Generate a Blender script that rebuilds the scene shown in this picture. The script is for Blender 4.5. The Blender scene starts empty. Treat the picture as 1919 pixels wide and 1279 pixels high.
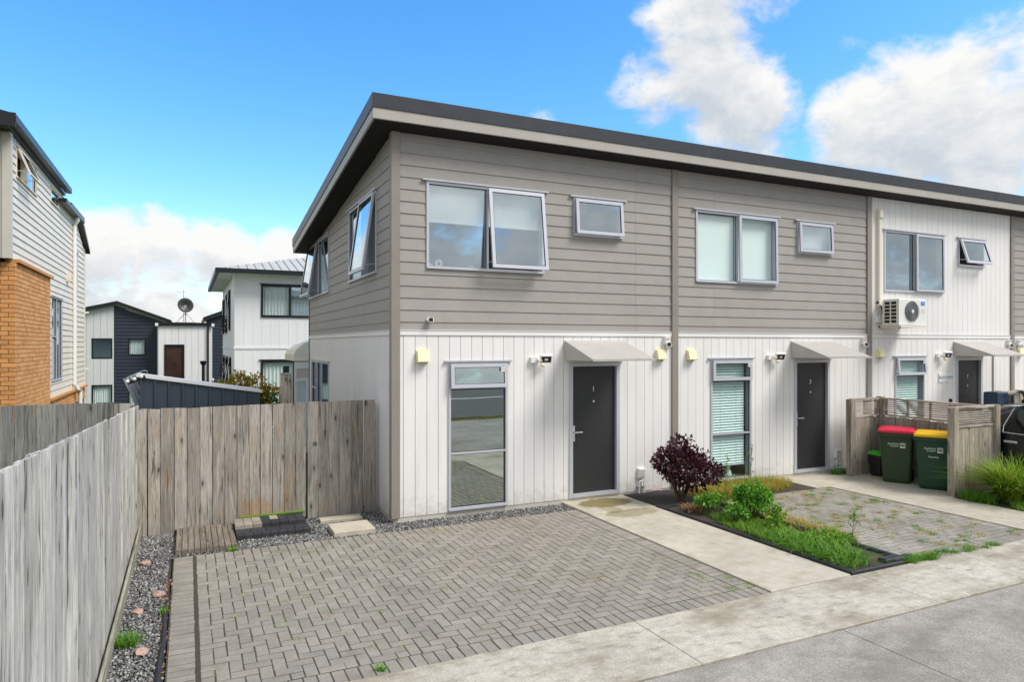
import bpy, bmesh, math, random
import numpy as np
from mathutils import Vector, Matrix, Euler

R = math.radians
random.seed(7)
rng = np.random.default_rng(11)
sc = bpy.context.scene
C = sc.collection

# ------------------------------------------------------------------ camera, sky, sun, exposure
cam = bpy.data.cameras.new('camera')
cam.lens = 24.0
cam.sensor_width = 36.0
cam.shift_y = 0.0034
cam.clip_start = 0.05
cam.clip_end = 2000
camo = bpy.data.objects.new('camera', cam)
camo.location = (-2.506, -8.983, 2.4)
camo.rotation_euler = (R(90), 0, R(-25.4))
C.objects.link(camo)
sc.camera = camo

SUN_EL, SUN_AZ = 50.0, 132.0          # azimuth clockwise from +Y
SKY_STRENGTH = 0.12
EXPOSURE = 1.34
sc.view_settings.view_transform = 'Standard'
sc.view_settings.look = 'None'
sc.view_settings.exposure = EXPOSURE
sc.view_settings.gamma = 1.0
sc.view_settings.use_curve_mapping = False
sc.render.engine = 'CYCLES'
sc.cycles.max_bounces = 7
sc.cycles.diffuse_bounces = 4
sc.cycles.transparent_max_bounces = 8
sc.cycles.caustics_reflective = False
sc.cycles.caustics_refractive = False


class NT:
    """small node-tree helper: nt('Type', {socket: value or output}, prop=...) returns the node"""
    def __init__(s, tree):
        s.t = tree
        tree.nodes.clear()

    def __call__(s, typ, ins=None, **props):
        n = s.t.nodes.new('ShaderNode' + typ)
        for k, v in props.items():
            setattr(n, k, v)
        for k, v in (ins or {}).items():
            sock = n.inputs[k]
            if isinstance(v, bpy.types.NodeSocket):
                s.t.links.new(v, sock)
            else:
                sock.default_value = v
        return n

    def math(s, op, a, b=0.0, c=None, clamp=False):
        d = {0: a, 1: b}
        if c is not None:
            d[2] = c
        return s('Math', d, operation=op, use_clamp=clamp).outputs[0]

    def mix(s, f, a, b, blend='MIX'):
        return s('Mix', {0: f, 6: a, 7: b}, data_type='RGBA', blend_type=blend).outputs[2]

    def ramp(s, f, lo, hi):
        return s('MapRange', {0: f, 1: lo, 2: hi, 3: 0.0, 4: 1.0}, interpolation_type='SMOOTHSTEP').outputs[0]


def dirvec(az, el):
    a, e = R(az), R(el)
    return (math.sin(a) * math.cos(e), math.cos(a) * math.cos(e), math.sin(e))


world = bpy.data.worlds.new('World')
sc.world = world
world.use_nodes = True
w = NT(world.node_tree)
gen = w('TexCoord').outputs['Generated']
dn = w('VectorMath', {0: gen}, operation='NORMALIZE').outputs[0]
sky = w('TexSky', sky_type='NISHITA', sun_disc=False, sun_elevation=R(SUN_EL), sun_rotation=R(SUN_AZ), altitude=0.0, air_density=1.0, dust_density=0.6, ozone_density=2.5)
skyc = w('HueSaturation', {'Hue': 0.497, 'Saturation': 1.33, 'Value': 0.92, 'Fac': 1.0, 'Color': sky.outputs[0]}).outputs[0]
# banks of cloud: (azimuth, elevation, angular radius, weight); elsewhere cloud noise and the added cover decide
blobs = [(41.1, 21.6, 4.9, 1), (43.6, 18.6, 5.0, 1), (37.3, 20.2, 3.8, .85), (45.2, 15.6, 3.0, .75), (40.3, 25.0, 4.4, .9), (45.6, 25.6, 3.6, .6), (43.6, 15.6, 2.6, .7), (56.1, 22, 2.6, .55), (52.0, 22, 2.4, .5),
         (57.1, 16.5, 6.0, 1), (52.7, 16.5, 4.2, .95), (60.5, 14.2, 5.5, 1), (60.2, 20.0, 3.6, .7), (66, 17, 6, 1),
         (-1.9, 5.6, 4.1, 1), (-5.8, 6.2, 4.0, 1), (2.5, 6.6, 3.6, 1), (6.8, 6.6, 3.4, .9), (-1.9, 1.6, 5.6, 1), (5.6, 2.6, 4.6, 1), (-9, 3, 5, 1), (12, 3, 6, 1), (27.5, 18.3, 1.9, .5), (23.2, 19.4, 1.3, .35), (35.2, 25.0, 1.1, .3), (25.2, 22.0, 1.2, .28), (46.0, 14.4, 1.8, .5), (-36, 28, 17, 1), (-23, 34, 13, 1), (-24, 14, 9, 1), (-16, 9, 6.5, 1.7)]


def cloud_bias(vec):
    bias = None
    for az, el, rr, wt in blobs:
        d = w('VectorMath', {0: vec, 1: dirvec(az, el)}, operation='DOT_PRODUCT').outputs['Value']
        v = w('MapRange', {0: d, 1: math.cos(R(rr * 1.35)), 2: 1.0, 3: 0.0, 4: wt}).outputs[0]
        bias = v if bias is None else w.math('MAXIMUM', bias, v)
    # a wide clear stretch of sky around the view direction, heavy cloud added out of view for neutral fill and grey reflections
    dclear = w('VectorMath', {0: vec, 1: dirvec(24, 24)}, operation='DOT_PRODUCT').outputs['Value']
    clear = w('MapRange', {0: dclear, 1: math.cos(R(62)), 2: math.cos(R(40)), 3: 0.82, 4: 0.0}).outputs[0]
    return w.math('MAXIMUM', bias, clear)


bias = cloud_bias(dn)
above = w('VectorMath', {0: w('VectorMath', {0: dn, 1: (0, 0, 0.045)}, operation='ADD').outputs[0]}, operation='NORMALIZE').outputs[0]
bias_up = cloud_bias(above)


def cloud_noise(vec, scale, detail, rough):
    return w('TexNoise', {'Vector': vec, 'Scale': scale, 'Detail': detail, 'Roughness': rough, 'Distortion': 0.15}).outputs[0]


squash = w('VectorMath', {0: dn, 1: (1, 1, 1.5)}, operation='MULTIPLY').outputs[0]
shift = w('VectorMath', {0: squash, 1: Vector(dirvec(SUN_AZ, 70)) * 0.035}, operation='ADD').outputs[0]
nA = cloud_noise(squash, 7.5, 12, 0.62)
nB = cloud_noise(shift, 7.5, 7, 0.62)
nC = cloud_noise(squash, 3.6, 5, 0.55)
dens = w.math('ADD', w.math('MULTIPLY', bias, 0.62), w.math('SUBTRACT', nA, 0.78))
mask = w.ramp(dens, -0.015, 0.22)
lit = w.math('ADD', w.math('MULTIPLY', w.math('SUBTRACT', nB, nA), -3.0), w.math('MULTIPLY', w.math('SUBTRACT', 0.56, nC), 1.6))
lit = w.math('ADD', lit, w.math('MULTIPLY', w.math('SUBTRACT', bias_up, bias), -1.5))
lit = w.math('ADD', lit, 0.38)
thick = w.ramp(dens, 0.08, 0.55)
lit = w.math('SUBTRACT', lit, w.math('MULTIPLY', thick, 0.22), clamp=True)
cloudc = w.mix(lit, (2.0, 2.2, 2.42, 1), (3.22, 3.20, 3.14, 1))
skymix = w.mix(mask, skyc, cloudc)
bg = w('Background', {'Color': skymix, 'Strength': SKY_STRENGTH})
out = w('OutputWorld', {'Surface': bg.outputs[0]})

sl = bpy.data.lights.new('sun', 'SUN')
sl.energy = 1.5
sl.angle = R(25)
sl.color = (1.0, 0.955, 0.89)
so = bpy.data.objects.new('sun', sl)
so.rotation_euler = (-Vector(dirvec(SUN_AZ, SUN_EL))).to_track_quat('-Z', 'Y').to_euler()
so.location = (-6, -12, 14)
C.objects.link(so)

# ------------------------------------------------------------------ materials
MATS = {}


def mat(name, base, rough=0.6, metal=0.0, objvar=0.0, noise=None, bump=None, spec=0.4, coat=0.0, island=None, extra=None, coords='world', trans=0.0):
    """procedural material. noise=[(scale, amount, (sx,sy,sz)), ...] scales the value, objvar varies it per object"""
    m = bpy.data.materials.new(name)
    m.use_nodes = True
    n = NT(m.node_tree)
    if coords == 'world':
        vec = n('NewGeometry').outputs['Position']
    else:
        vec = n('TexCoord').outputs['Object']
        rnd = n('ObjectInfo').outputs['Random']
        off = n('CombineXYZ', {0: n.math('MULTIPLY', rnd, 37.0), 1: n.math('MULTIPLY', rnd, 91.0), 2: n.math('MULTIPLY', rnd, 53.0)}).outputs[0]
        vec = n('VectorMath', {0: vec, 1: off}, operation='ADD').outputs[0]
    col = None
    if island:
        rp = n('ValToRGB', {0: n('NewGeometry').outputs['Random Per Island']})
        el = rp.color_ramp.elements
        while len(el) < len(island):
            el.new(0.5)
        for i, c in enumerate(island):
            el[i].position = i / (len(island) - 1)
            el[i].color = (*c, 1)
        col = rp.outputs[0]
    else:
        rgb = n('RGB')
        rgb.outputs[0].default_value = (*base, 1)
        col = rgb.outputs[0]
    val = None
    if objvar:
        val = n.math('MULTIPLY_ADD', n('ObjectInfo').outputs['Random'], objvar, 1 - objvar / 2)
    for sca, amt, st in (noise or []):
        v2 = n('VectorMath', {0: vec, 1: st}, operation='MULTIPLY').outputs[0]
        nz = n('TexNoise', {'Vector': v2, 'Scale': sca, 'Detail': 6.0, 'Roughness': 0.6}).outputs[0]
        nz = n('MapRange', {0: nz, 1: 0.3, 2: 0.7, 3: 1 - amt, 4: 1 + amt}).outputs[0]
        val = nz if val is None else n.math('MULTIPLY', val, nz)
    if val is not None:
        col = n('VectorMath', {0: col, 'Scale': val}, operation='SCALE').outputs[0]
    if extra:
        col = extra(n, col, vec)
    p = n('BsdfPrincipled', {'Base Color': col, 'Roughness': rough, 'Metallic': metal, 'Specular IOR Level': spec, 'Coat Weight': coat})
    if bump:
        nz = n('TexNoise', {'Vector': n('VectorMath', {0: vec, 1: bump[2] if len(bump) > 2 else (1, 1, 1)}, operation='MULTIPLY').outputs[0], 'Scale': bump[0], 'Detail': 4.0}).outputs[0]
        b = n('Bump', {'Strength': bump[1], 'Distance': 0.01, 'Height': nz})
        n.t.links.new(b.outputs[0], p.inputs['Normal'])
    surf = p.outputs[0]
    if trans:
        tr = n('BsdfTranslucent', {'Color': col})
        surf = n('MixShader', {0: trans, 1: surf, 2: tr.outputs[0]}).outputs[0]
    n('OutputMaterial', {'Surface': surf})
    MATS[name] = m
    return m


def glass(name, tint, refl, through):
    m = bpy.data.materials.new(name)
    m.use_nodes = True
    n = NT(m.node_tree)
    gl = n('BsdfGlossy', {'Color': (*tint, 1), 'Roughness': 0.004})
    # float glass is never quite flat: a faint large wobble in what it mirrors
    nz = n('TexNoise', {'Vector': n('NewGeometry').outputs['Position'], 'Scale': 1.3, 'Detail': 1.0}).outputs[0]
    b = n('Bump', {'Strength': 0.06, 'Distance': 0.02, 'Height': nz})
    n.t.links.new(b.outputs[0], gl.inputs['Normal'])
    tr = n('BsdfTransparent', {'Color': (*through, 1)})
    geo = n('NewGeometry')
    c = n.math('ABSOLUTE', n('VectorMath', {0: geo.outputs['Normal'], 1: geo.outputs['Incoming']}, operation='DOT_PRODUCT').outputs['Value'])
    fr = n.math('MULTIPLY', n.math('POWER', n.math('SUBTRACT', 1.0, c), 5.0), 0.8)
    f = n.math('MULTIPLY', n.math('ADD', fr, refl, clamp=True), n.math('SUBTRACT', 1.0, geo.outputs['Backfacing']))
    mx = n('MixShader', {0: f, 1: tr.outputs[0], 2: gl.outputs[0]})
    n('OutputMaterial', {'Surface': mx.outputs[0]})
    MATS[name] = m
    return m


def grime(amount, scale, color, lo=0.55, hi=0.75, st=(1, 1, 1)):
    def f(n, col, vec):
        v = n('VectorMath', {0: vec, 1: st}, operation='MULTIPLY').outputs[0]
        nz = n('TexNoise', {'Vector': v, 'Scale': scale, 'Detail': 8.0, 'Roughness': 0.65}).outputs[0]
        k = n.math('MULTIPLY', n.ramp(nz, lo, hi), amount)
        return n.mix(k, col, (*color, 1))
    return f


def chain(*fs):
    def f(n, col, vec):
        for g in fs:
            col = g(n, col, vec)
        return col
    return f


def specks(amount, scale, color, thr=0.12):
    def f(n, col, vec):
        v = n('TexVoronoi', {'Vector': vec, 'Scale': scale}).outputs[0]
        k = n.math('MULTIPLY', n.ramp(v, thr, thr * 0.55), amount)
        return n.mix(k, col, (*color, 1))
    return f


def wood(name, base, axis='z', warm=(0.30, 0.21, 0.13), warmth=0.35, objvar=0.4, green=0.0, rust=0.0):
    st = {'z': (1, 1, 0.045), 'x': (0.045, 1, 1), 'y': (1, 0.045, 1)}[axis]
    kn = {'z': (1, 1, 0.36), 'x': (0.36, 1, 1), 'y': (1, 0.36, 1)}[axis]

    def ex(n, col, vec):
        # grain lines bend a little round a slow wobble, with two widths of line
        wob = n('TexNoise', {'Vector': n('VectorMath', {0: vec, 1: kn}, operation='MULTIPLY').outputs[0], 'Scale': 5.0, 'Detail': 2.0}).outputs['Color']
        wob = n('VectorMath', {0: n('VectorMath', {0: wob, 1: (0.5, 0.5, 0.5)}, operation='SUBTRACT').outputs[0], 'Scale': 0.05}, operation='SCALE').outputs[0]
        vv = n('VectorMath', {0: vec, 1: wob}, operation='ADD').outputs[0]
        v = n('VectorMath', {0: vv, 1: st}, operation='MULTIPLY').outputs[0]
        # some boards and stretches stay pale, some go dark with damp
        wp = n('TexNoise', {'Vector': n('VectorMath', {0: vec, 1: kn}, operation='MULTIPLY').outputs[0], 'Scale': 2.6, 'Detail': 4.0, 'Roughness': 0.6}).outputs[0]
        col = n.mix(n.math('MULTIPLY', n.ramp(wp, 0.50, 0.72), 0.4), col, tuple(c * 0.45 for c in base) + (1,))
        w2 = n('TexNoise', {'Vector': vec, 'Scale': 1.9, 'Detail': 3.0}).outputs[0]
        col = n.mix(n.math('MULTIPLY', n.ramp(w2, 0.48, 0.68), warmth), col, (*warm, 1))
        wv = n('TexNoise', {'Vector': v, 'Scale': 95.0, 'Detail': 4.0, 'Roughness': 0.65}).outputs[0]
        col = n.mix(n.math('MULTIPLY', n.ramp(wv, 0.50, 0.33), 0.62), col, tuple(c * 0.30 for c in base) + (1,))
        wl = n('TexNoise', {'Vector': v, 'Scale': 38.0, 'Detail': 2.0}).outputs[0]
        col = n.mix(n.math('MULTIPLY', n.ramp(wl, 0.56, 0.70), 0.5), col, tuple(min(c * 1.6, 0.75) for c in base) + (1,))
        # knots with a stained halo
        vk = n('VectorMath', {0: vv, 1: kn}, operation='MULTIPLY').outputs[0]
        if axis == 'z':
            sx = n('SeparateXYZ', {0: vk})
            vk = n('CombineXYZ', {0: sx.outputs[0], 1: sx.outputs[2]}).outputs[0]
            vo = n('TexVoronoi', {'Vector': vk, 'Scale': 3.6, 'Randomness': 1.0}, voronoi_dimensions='2D').outputs[0]
        else:
            vo = n('TexVoronoi', {'Vector': vk, 'Scale': 3.3, 'Randomness': 1.0}).outputs[0]
        cr = n('TexNoise', {'Vector': n('VectorMath', {0: vv, 1: tuple(0.02 if a < 0.5 else 1 for a in st)}, operation='MULTIPLY').outputs[0], 'Scale': 42.0, 'Detail': 3.0}).outputs[0]
        col = n.mix(n.math('MULTIPLY', n.ramp(cr, 0.375, 0.345), 0.7), col, (0.06, 0.055, 0.05, 1))
        col = n.mix(n.math('MULTIPLY', n.ramp(vo, 0.17, 0.06), 0.35), col, tuple(c * 0.42 for c in base) + (1,))
        col = n.mix(n.math('MULTIPLY', n.ramp(vo, 0.062, 0.03), 0.75), col, (0.035, 0.028, 0.022, 1))
        if rust:
            z = n('SeparateXYZ', {0: n('NewGeometry').outputs['Position']}).outputs[2]
            rz = n.math('ADD', z, n.math('MULTIPLY', n.math('SUBTRACT', w2, 0.5), -2.2))
            xr = n('SeparateXYZ', {0: n('NewGeometry').outputs['Position']}).outputs[0]
            band = n.math('MULTIPLY', n.ramp(xr, -2.2, -1.75), n.ramp(xr, -1.0, -1.35))
            col = n.mix(n.math('MULTIPLY', n.math('MULTIPLY', n.ramp(rz, 0.42, 0.06), band), rust), col, (0.34, 0.20, 0.10, 1))
        if green:
            gz = n('TexNoise', {'Vector': vec, 'Scale': 2.4, 'Detail': 4.0}).outputs[0]
            col = n.mix(n.math('MULTIPLY', n.ramp(gz, 0.5, 0.72), green), col, (0.17, 0.18, 0.11, 1))
        return col
    return mat(name, base, rough=0.85, objvar=objvar, noise=[(40, 0.20, st), (4, 0.18, kn)], bump=(70, 0.5, st), spec=0.15, extra=ex, coords='object')


TAUPE = (0.345, 0.323, 0.303)
def splash(n, col, vec):
    # mud splashed up the foot of the wall, ragged and thinning out by knee height
    z = n('SeparateXYZ', {0: vec}).outputs[2]
    nz = n('TexNoise', {'Vector': vec, 'Scale': 9.0, 'Detail': 7.0, 'Roughness': 0.7}).outputs[0]
    k = n.ramp(n.math('ADD', z, n.math('MULTIPLY', n.math('SUBTRACT', nz, 0.5), -1.3)), 0.34, 0.0)
    return n.mix(n.math('MULTIPLY', k, 0.30), col, (0.40, 0.35, 0.26, 1))


mat('weatherboard_paint', TAUPE, 0.55, objvar=0.05, noise=[(3, 0.05, (1, 1, 1)), (60, 0.04, (0.2, 0.2, 1))], bump=(90, 0.12, (0.15, 0.15, 1)))
mat('taupe_paint', (0.275, 0.245, 0.215), 0.5, noise=[(4, 0.05, (1, 1, 1))])
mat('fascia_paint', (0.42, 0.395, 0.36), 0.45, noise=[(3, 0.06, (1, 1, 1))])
mat('soffit_eave_shade', (0.012, 0.010, 0.008), 0.8)  # eave shade put into the colour, near-black instead of a plain soffit tone
mat('roof_steel', (0.045, 0.05, 0.06), 0.4, metal=0.3, noise=[(8, 0.12, (1, 1, 1))])
mat('white_cladding', (0.80, 0.785, 0.775), 0.5, objvar=0.035, noise=[(2.5, 0.035, (1, 1, 0.3)), (40, 0.02, (1, 1, 0.05))], bump=(120, 0.08, (1, 1, 0.1)),
    extra=chain(grime(0.2, 5, (0.5, 0.46, 0.38), 0.52, 0.75, (1, 1, 0.10)), splash))
mat('white_trim', (0.81, 0.80, 0.79), 0.4)
mat('foundation_concrete', (0.55, 0.52, 0.46), 0.85, noise=[(6, 0.15, (1, 1, 1)), (40, 0.08, (1, 1, 1))], bump=(60, 0.3))
mat('aluminium_frame', (0.56, 0.57, 0.63), 0.35, metal=0.25, noise=[(5, 0.03, (1, 1, 1))])
mat('rubber_seal', (0.02, 0.02, 0.022), 0.6)
mat('door_paint', (0.032, 0.032, 0.034), 0.42, noise=[(30, 0.12, (1, 1, 0.2))], bump=(200, 0.1))
mat('chrome', (0.72, 0.72, 0.71), 0.38, metal=0.7)
mat('canopy_steel', (0.44, 0.425, 0.40), 0.5, noise=[(4, 0.06, (1, 1, 1))])
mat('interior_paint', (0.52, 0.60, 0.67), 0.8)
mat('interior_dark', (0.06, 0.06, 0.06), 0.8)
mat('blind_fabric', (0.92, 0.94, 0.94), 0.8)
mat('venetian_blind', (0.80, 0.90, 0.88), 0.5)
mat('curtain_fabric', (0.75, 0.77, 0.76), 0.85)
mat('cream_plastic', (0.84, 0.77, 0.50), 0.45, noise=[(9, 0.06, (1, 1, 1))])
mat('ivory_plastic', (0.74, 0.70, 0.58), 0.45)
mat('white_plastic', (0.78, 0.78, 0.76), 0.4)
mat('grey_plastic', (0.42, 0.43, 0.44), 0.5)
mat('black_plastic', (0.018, 0.018, 0.02), 0.4)
mat('fan_blade', (0.05, 0.065, 0.11), 0.35)
mat('blue_badge', (0.0, 0.22, 0.75), 0.4)
mat('print_white', (0.8, 0.8, 0.78), 0.6)
mat('print_red', (0.5, 0.03, 0.04), 0.6)
mat('print_blue', (0.12, 0.24, 0.36), 0.6)
mat('print_black', (0.02, 0.02, 0.03), 0.6)
glass('window_glass', (0.84, 0.94, 1.0), 0.42, (0.97, 1.0, 1.0))
glass('mirror_glass', (0.80, 0.91, 0.87), 0.55, (0.6, 0.7, 0.67))
glass('blind_glass', (0.8, 0.9, 0.92), 0.06, (0.95, 0.99, 0.985))

wood('fence_wood', (0.36, 0.330, 0.292), 'z', warm=(0.38, 0.30, 0.21), warmth=0.4, objvar=0.66, rust=0.6)
wood('grey_fence_wood', (0.485, 0.478, 0.445), 'z', warm=(0.42, 0.44, 0.45), warmth=0.5, objvar=0.46, green=0.25)
wood('dark_fence_wood', (0.24, 0.24, 0.225), 'z', warm=(0.16, 0.15, 0.12), warmth=0.4, objvar=0.3)
wood('screen_wood', (0.38, 0.335, 0.28), 'z', warm=(0.32, 0.25, 0.16), warmth=0.4, objvar=0.35, green=0.15)
wood('screen_wood_x', (0.44, 0.40, 0.345), 'x', warmth=0.3, objvar=0.3)
wood('screen_wood_y', (0.44, 0.40, 0.345), 'y', warmth=0.3, objvar=0.3)
wood('plinth_wood', (0.33, 0.32, 0.255), 'y', warm=(0.22, 0.21, 0.14), warmth=0.5, objvar=0.1, green=0.3)
wood('deck_wood', (0.22, 0.19, 0.155), 'y', warm=(0.17, 0.135, 0.10), warmth=0.4, objvar=0.22)
wood('post_wood', (0.60, 0.48, 0.37), 'z', warmth=0.2, objvar=0.05)

moss = (0.13, 0.13, 0.035)
mat('paver_concrete', (0.298, 0.277, 0.244), 0.9, objvar=0.16, noise=[(0.9, 0.22, (1, 1, 1)), (45, 0.13, (1, 1, 1)), (6, 0.10, (1, 1, 1))], bump=(160, 0.35), spec=0.2,
    extra=chain(grime(0.5, 0.9, (0.17, 0.155, 0.115), 0.46, 0.66), grime(0.3, 4.0, (0.15, 0.14, 0.10), 0.52, 0.68), specks(0.35, 90, (0.13, 0.12, 0.11))))
mat('paver_old', (0.298, 0.277, 0.246), 0.9, objvar=0.2, noise=[(1.1, 0.2, (1, 1, 1)), (45, 0.13, (1, 1, 1))], bump=(160, 0.35), spec=0.2,
    extra=chain(grime(0.4, 2.0, (0.16, 0.15, 0.11), 0.52, 0.7)))
mat('joint_sand', (0.062, 0.054, 0.04), 0.95, noise=[(30, 0.3, (1, 1, 1))], extra=grime(0.55, 1.6, (0.10, 0.11, 0.02), 0.55, 0.68))
mat('dark_paver', (0.035, 0.036, 0.042), 0.8, objvar=0.4, noise=[(40, 0.2, (1, 1, 1))])
mat('tan_paver', (0.30, 0.26, 0.22), 0.85, objvar=0.3, noise=[(40, 0.2, (1, 1, 1))])
mat('slab_concrete', (0.50, 0.45, 0.36), 0.85, noise=[(5, 0.12, (1, 1, 1)), (60, 0.08, (1, 1, 1))], bump=(80, 0.2))


def puddle(n, col, vec):
    # algae stain left by the dripping pipe by the front step, with a second, drier run below it
    for (cx, cy, rx, ry, k) in ((3.16, -0.32, 0.46, 0.28, 0.9), (3.18, -0.98, 0.46, 0.19, 0.55), (3.02, -0.68, 0.13, 0.24, 0.45)):
        v = n('VectorMath', {0: vec, 1: (cx, cy, 0)}, operation='SUBTRACT').outputs[0]
        nz = n('TexNoise', {'Vector': vec, 'Scale': 5.0, 'Detail': 5.0}).outputs['Color']
        nz = n('VectorMath', {0: nz, 1: (0.5, 0.5, 0.5)}, operation='SUBTRACT').outputs[0]
        v = n('VectorMath', {0: v, 1: n('VectorMath', {0: nz, 'Scale': 0.22}, operation='SCALE').outputs[0]}, operation='ADD').outputs[0]
        v = n('VectorMath', {0: v, 1: (1 / rx, 1 / ry, 0)}, operation='MULTIPLY').outputs[0]
        L = n('VectorMath', {0: v}, operation='LENGTH').outputs['Value']
        col = n.mix(n.math('MULTIPLY', n.ramp(L, 1.05, 0.86), k), col, (0.20, 0.165, 0.065, 1))
    return col


mat('path_concrete', (0.475, 0.438, 0.362), 0.85, noise=[(1.4, 0.12, (1, 1, 1)), (9, 0.10, (1, 1, 1)), (70, 0.12, (1, 1, 1))], bump=(120, 0.25), spec=0.25,
    extra=chain(grime(0.4, 3.2, (0.30, 0.25, 0.16), 0.50, 0.68), puddle, specks(0.5, 22, (0.2, 0.18, 0.14), 0.05)))
mat('apron_concrete', (0.49, 0.455, 0.385), 0.88, noise=[(1.1, 0.14, (1, 1, 1)), (10, 0.14, (1, 1, 1)), (110, 0.30, (1, 1, 1))], bump=(130, 0.4), spec=0.2,
    extra=chain(grime(0.5, 1.7, (0.20, 0.165, 0.10), 0.47, 0.64, (0.55, 1.2, 1)), grime(0.5, 9, (0.17, 0.15, 0.10), 0.50, 0.68, (0.5, 1.2, 1)), grime(0.35, 3.3, (0.26, 0.23, 0.16), 0.5, 0.66, (0.35, 1.3, 1)), specks(0.6, 16, (0.12, 0.11, 0.09), 0.05)))
mat('road_concrete', (0.34, 0.315, 0.282), 0.9, noise=[(0.8, 0.16, (1, 1, 1)), (7, 0.14, (1, 1, 1)), (60, 0.32, (1, 1, 1))], bump=(140, 0.5), spec=0.2,
    extra=chain(grime(0.5, 1.3, (0.15, 0.135, 0.11), 0.46, 0.66, (0.6, 1.2, 1)), specks(0.6, 60, (0.42, 0.41, 0.38), 0.2), specks(0.5, 19, (0.09, 0.085, 0.08), 0.05)))
mat('asphalt', (0.09, 0.09, 0.09), 0.9, noise=[(2, 0.15, (1, 1, 1)), (60, 0.2, (1, 1, 1))])
mat('road_paint', (0.75, 0.75, 0.72), 0.6)
mat('soil', (0.06, 0.048, 0.036), 0.95, noise=[(14, 0.3, (1, 1, 1))], bump=(40, 0.8))
mat('ground_grass', (0.07, 0.095, 0.03), 0.95, noise=[(0.4, 0.3, (1, 1, 1)), (12, 0.3, (1, 1, 1))])
mat('mulch_mat', (0.032, 0.03, 0.033), 0.9, noise=[(30, 0.35, (1, 1, 1))], bump=(60, 0.8), extra=specks(0.7, 14, (0.3, 0.27, 0.24), 0.06))
mat('edging_plastic', (0.03, 0.032, 0.04), 0.65, noise=[(12, 0.25, (1, 1, 1))])
mat('gravel_stone', (0.3, 0.3, 0.3), 0.85, island=[(0.05, 0.05, 0.05), (0.11, 0.11, 0.11), (0.17, 0.17, 0.165), (0.26, 0.255, 0.245), (0.46, 0.45, 0.42)], noise=[(80, 0.2, (1, 1, 1))])
mat('gravel_bed', (0.05, 0.05, 0.05), 0.95, noise=[(60, 0.4, (1, 1, 1))])
mat('pink_stone', (0.44, 0.30, 0.24), 0.85, objvar=0.4, noise=[(30, 0.25, (1, 1, 1))], bump=(40, 0.5))
mat('leaf_litter', (0.2, 0.1, 0.05), 0.9, island=[(0.10, 0.055, 0.03), (0.30, 0.12, 0.05), (0.40, 0.27, 0.15), (0.45, 0.33, 0.16)])

GREEN = dict(trans=0.28, spec=0.3)
mat('purple_leaf', (0.04, 0.015, 0.025), 0.45, island=[(0.020, 0.008, 0.014), (0.045, 0.013, 0.024), (0.085, 0.022, 0.035), (0.13, 0.05, 0.065)], **GREEN)
mat('parsley_leaf', (0.1, 0.2, 0.03), 0.5, island=[(0.05, 0.17, 0.015), (0.10, 0.30, 0.025), (0.17, 0.42, 0.04), (0.28, 0.50, 0.07)], **GREEN)
mat('lime_leaf', (0.15, 0.3, 0.05), 0.5, island=[(0.08, 0.20, 0.02), (0.18, 0.36, 0.03), (0.32, 0.48, 0.06)], **GREEN)
mat('grass_blade', (0.08, 0.18, 0.03), 0.5, island=[(0.04, 0.14, 0.012), (0.09, 0.26, 0.02), (0.16, 0.38, 0.035), (0.28, 0.42, 0.06)], **GREEN)
mat('flax_blade', (0.1, 0.18, 0.03), 0.45, island=[(0.07, 0.17, 0.015), (0.16, 0.31, 0.02), (0.32, 0.46, 0.03), (0.55, 0.60, 0.12)], **GREEN)
mat('dry_grass', (0.3, 0.25, 0.06), 0.7, island=[(0.18, 0.25, 0.03), (0.40, 0.36, 0.05), (0.55, 0.43, 0.09), (0.44, 0.27, 0.07)], **GREEN)
mat('autumn_leaf', (0.2, 0.1, 0.02), 0.5, island=[(0.12, 0.22, 0.02), (0.34, 0.40, 0.03), (0.60, 0.38, 0.03), (0.70, 0.24, 0.03), (0.24, 0.38, 0.03)], **GREEN)
mat('dark_leaf', (0.03, 0.08, 0.02), 0.5, island=[(0.02, 0.08, 0.015), (0.05, 0.16, 0.02), (0.10, 0.25, 0.03)], **GREEN)
mat('plant_stem', (0.10, 0.13, 0.04), 0.6)
mat('bark', (0.10, 0.065, 0.045), 0.85, noise=[(30, 0.3, (1, 1, 0.2))])

mat('navy_cladding', (0.020, 0.028, 0.044), 0.5, noise=[(3, 0.08, (1, 1, 1))])
mat('navy_steel', (0.030, 0.040, 0.056), 0.4, metal=0.2, noise=[(3, 0.08, (1, 1, 1))])
mat('pale_cladding', (0.62, 0.64, 0.63), 0.55, noise=[(2, 0.04, (1, 1, 0.2))])
mat('cool_white_cladding', (0.80, 0.82, 0.84), 0.5, noise=[(2, 0.03, (1, 1, 0.2))])
mat('black_frame', (0.012, 0.013, 0.015), 0.4)
mat('metal_roof', (0.46, 0.46, 0.455), 0.65, metal=0.0, noise=[(2, 0.06, (1, 1, 1))])
mat('house_cream', (0.74, 0.675, 0.575), 0.5, objvar=0.04, noise=[(2, 0.05, (1, 1, 1))])
mat('house_cream_dark', (0.56, 0.525, 0.46), 0.5, noise=[(2, 0.05, (1, 1, 1))])
mat('brick_clay', (0.60, 0.28, 0.095), 0.85, objvar=0.3, noise=[(14, 0.15, (1, 1, 1)), (60, 0.1, (1, 1, 1))])
mat('brick_clay_run', (0.52, 0.24, 0.085), 0.85, island=[(0.56, 0.25, 0.085), (0.64, 0.31, 0.11), (0.70, 0.37, 0.15), (0.60, 0.28, 0.095)], noise=[(30, 0.15, (1, 1, 1))])
mat('mortar', (0.19, 0.165, 0.14), 0.95)
mat('gutter_black', (0.018, 0.02, 0.022), 0.35, metal=0.2)
mat('shed_steel', (0.062, 0.082, 0.105), 0.4, metal=0.2, objvar=0.12)
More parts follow.
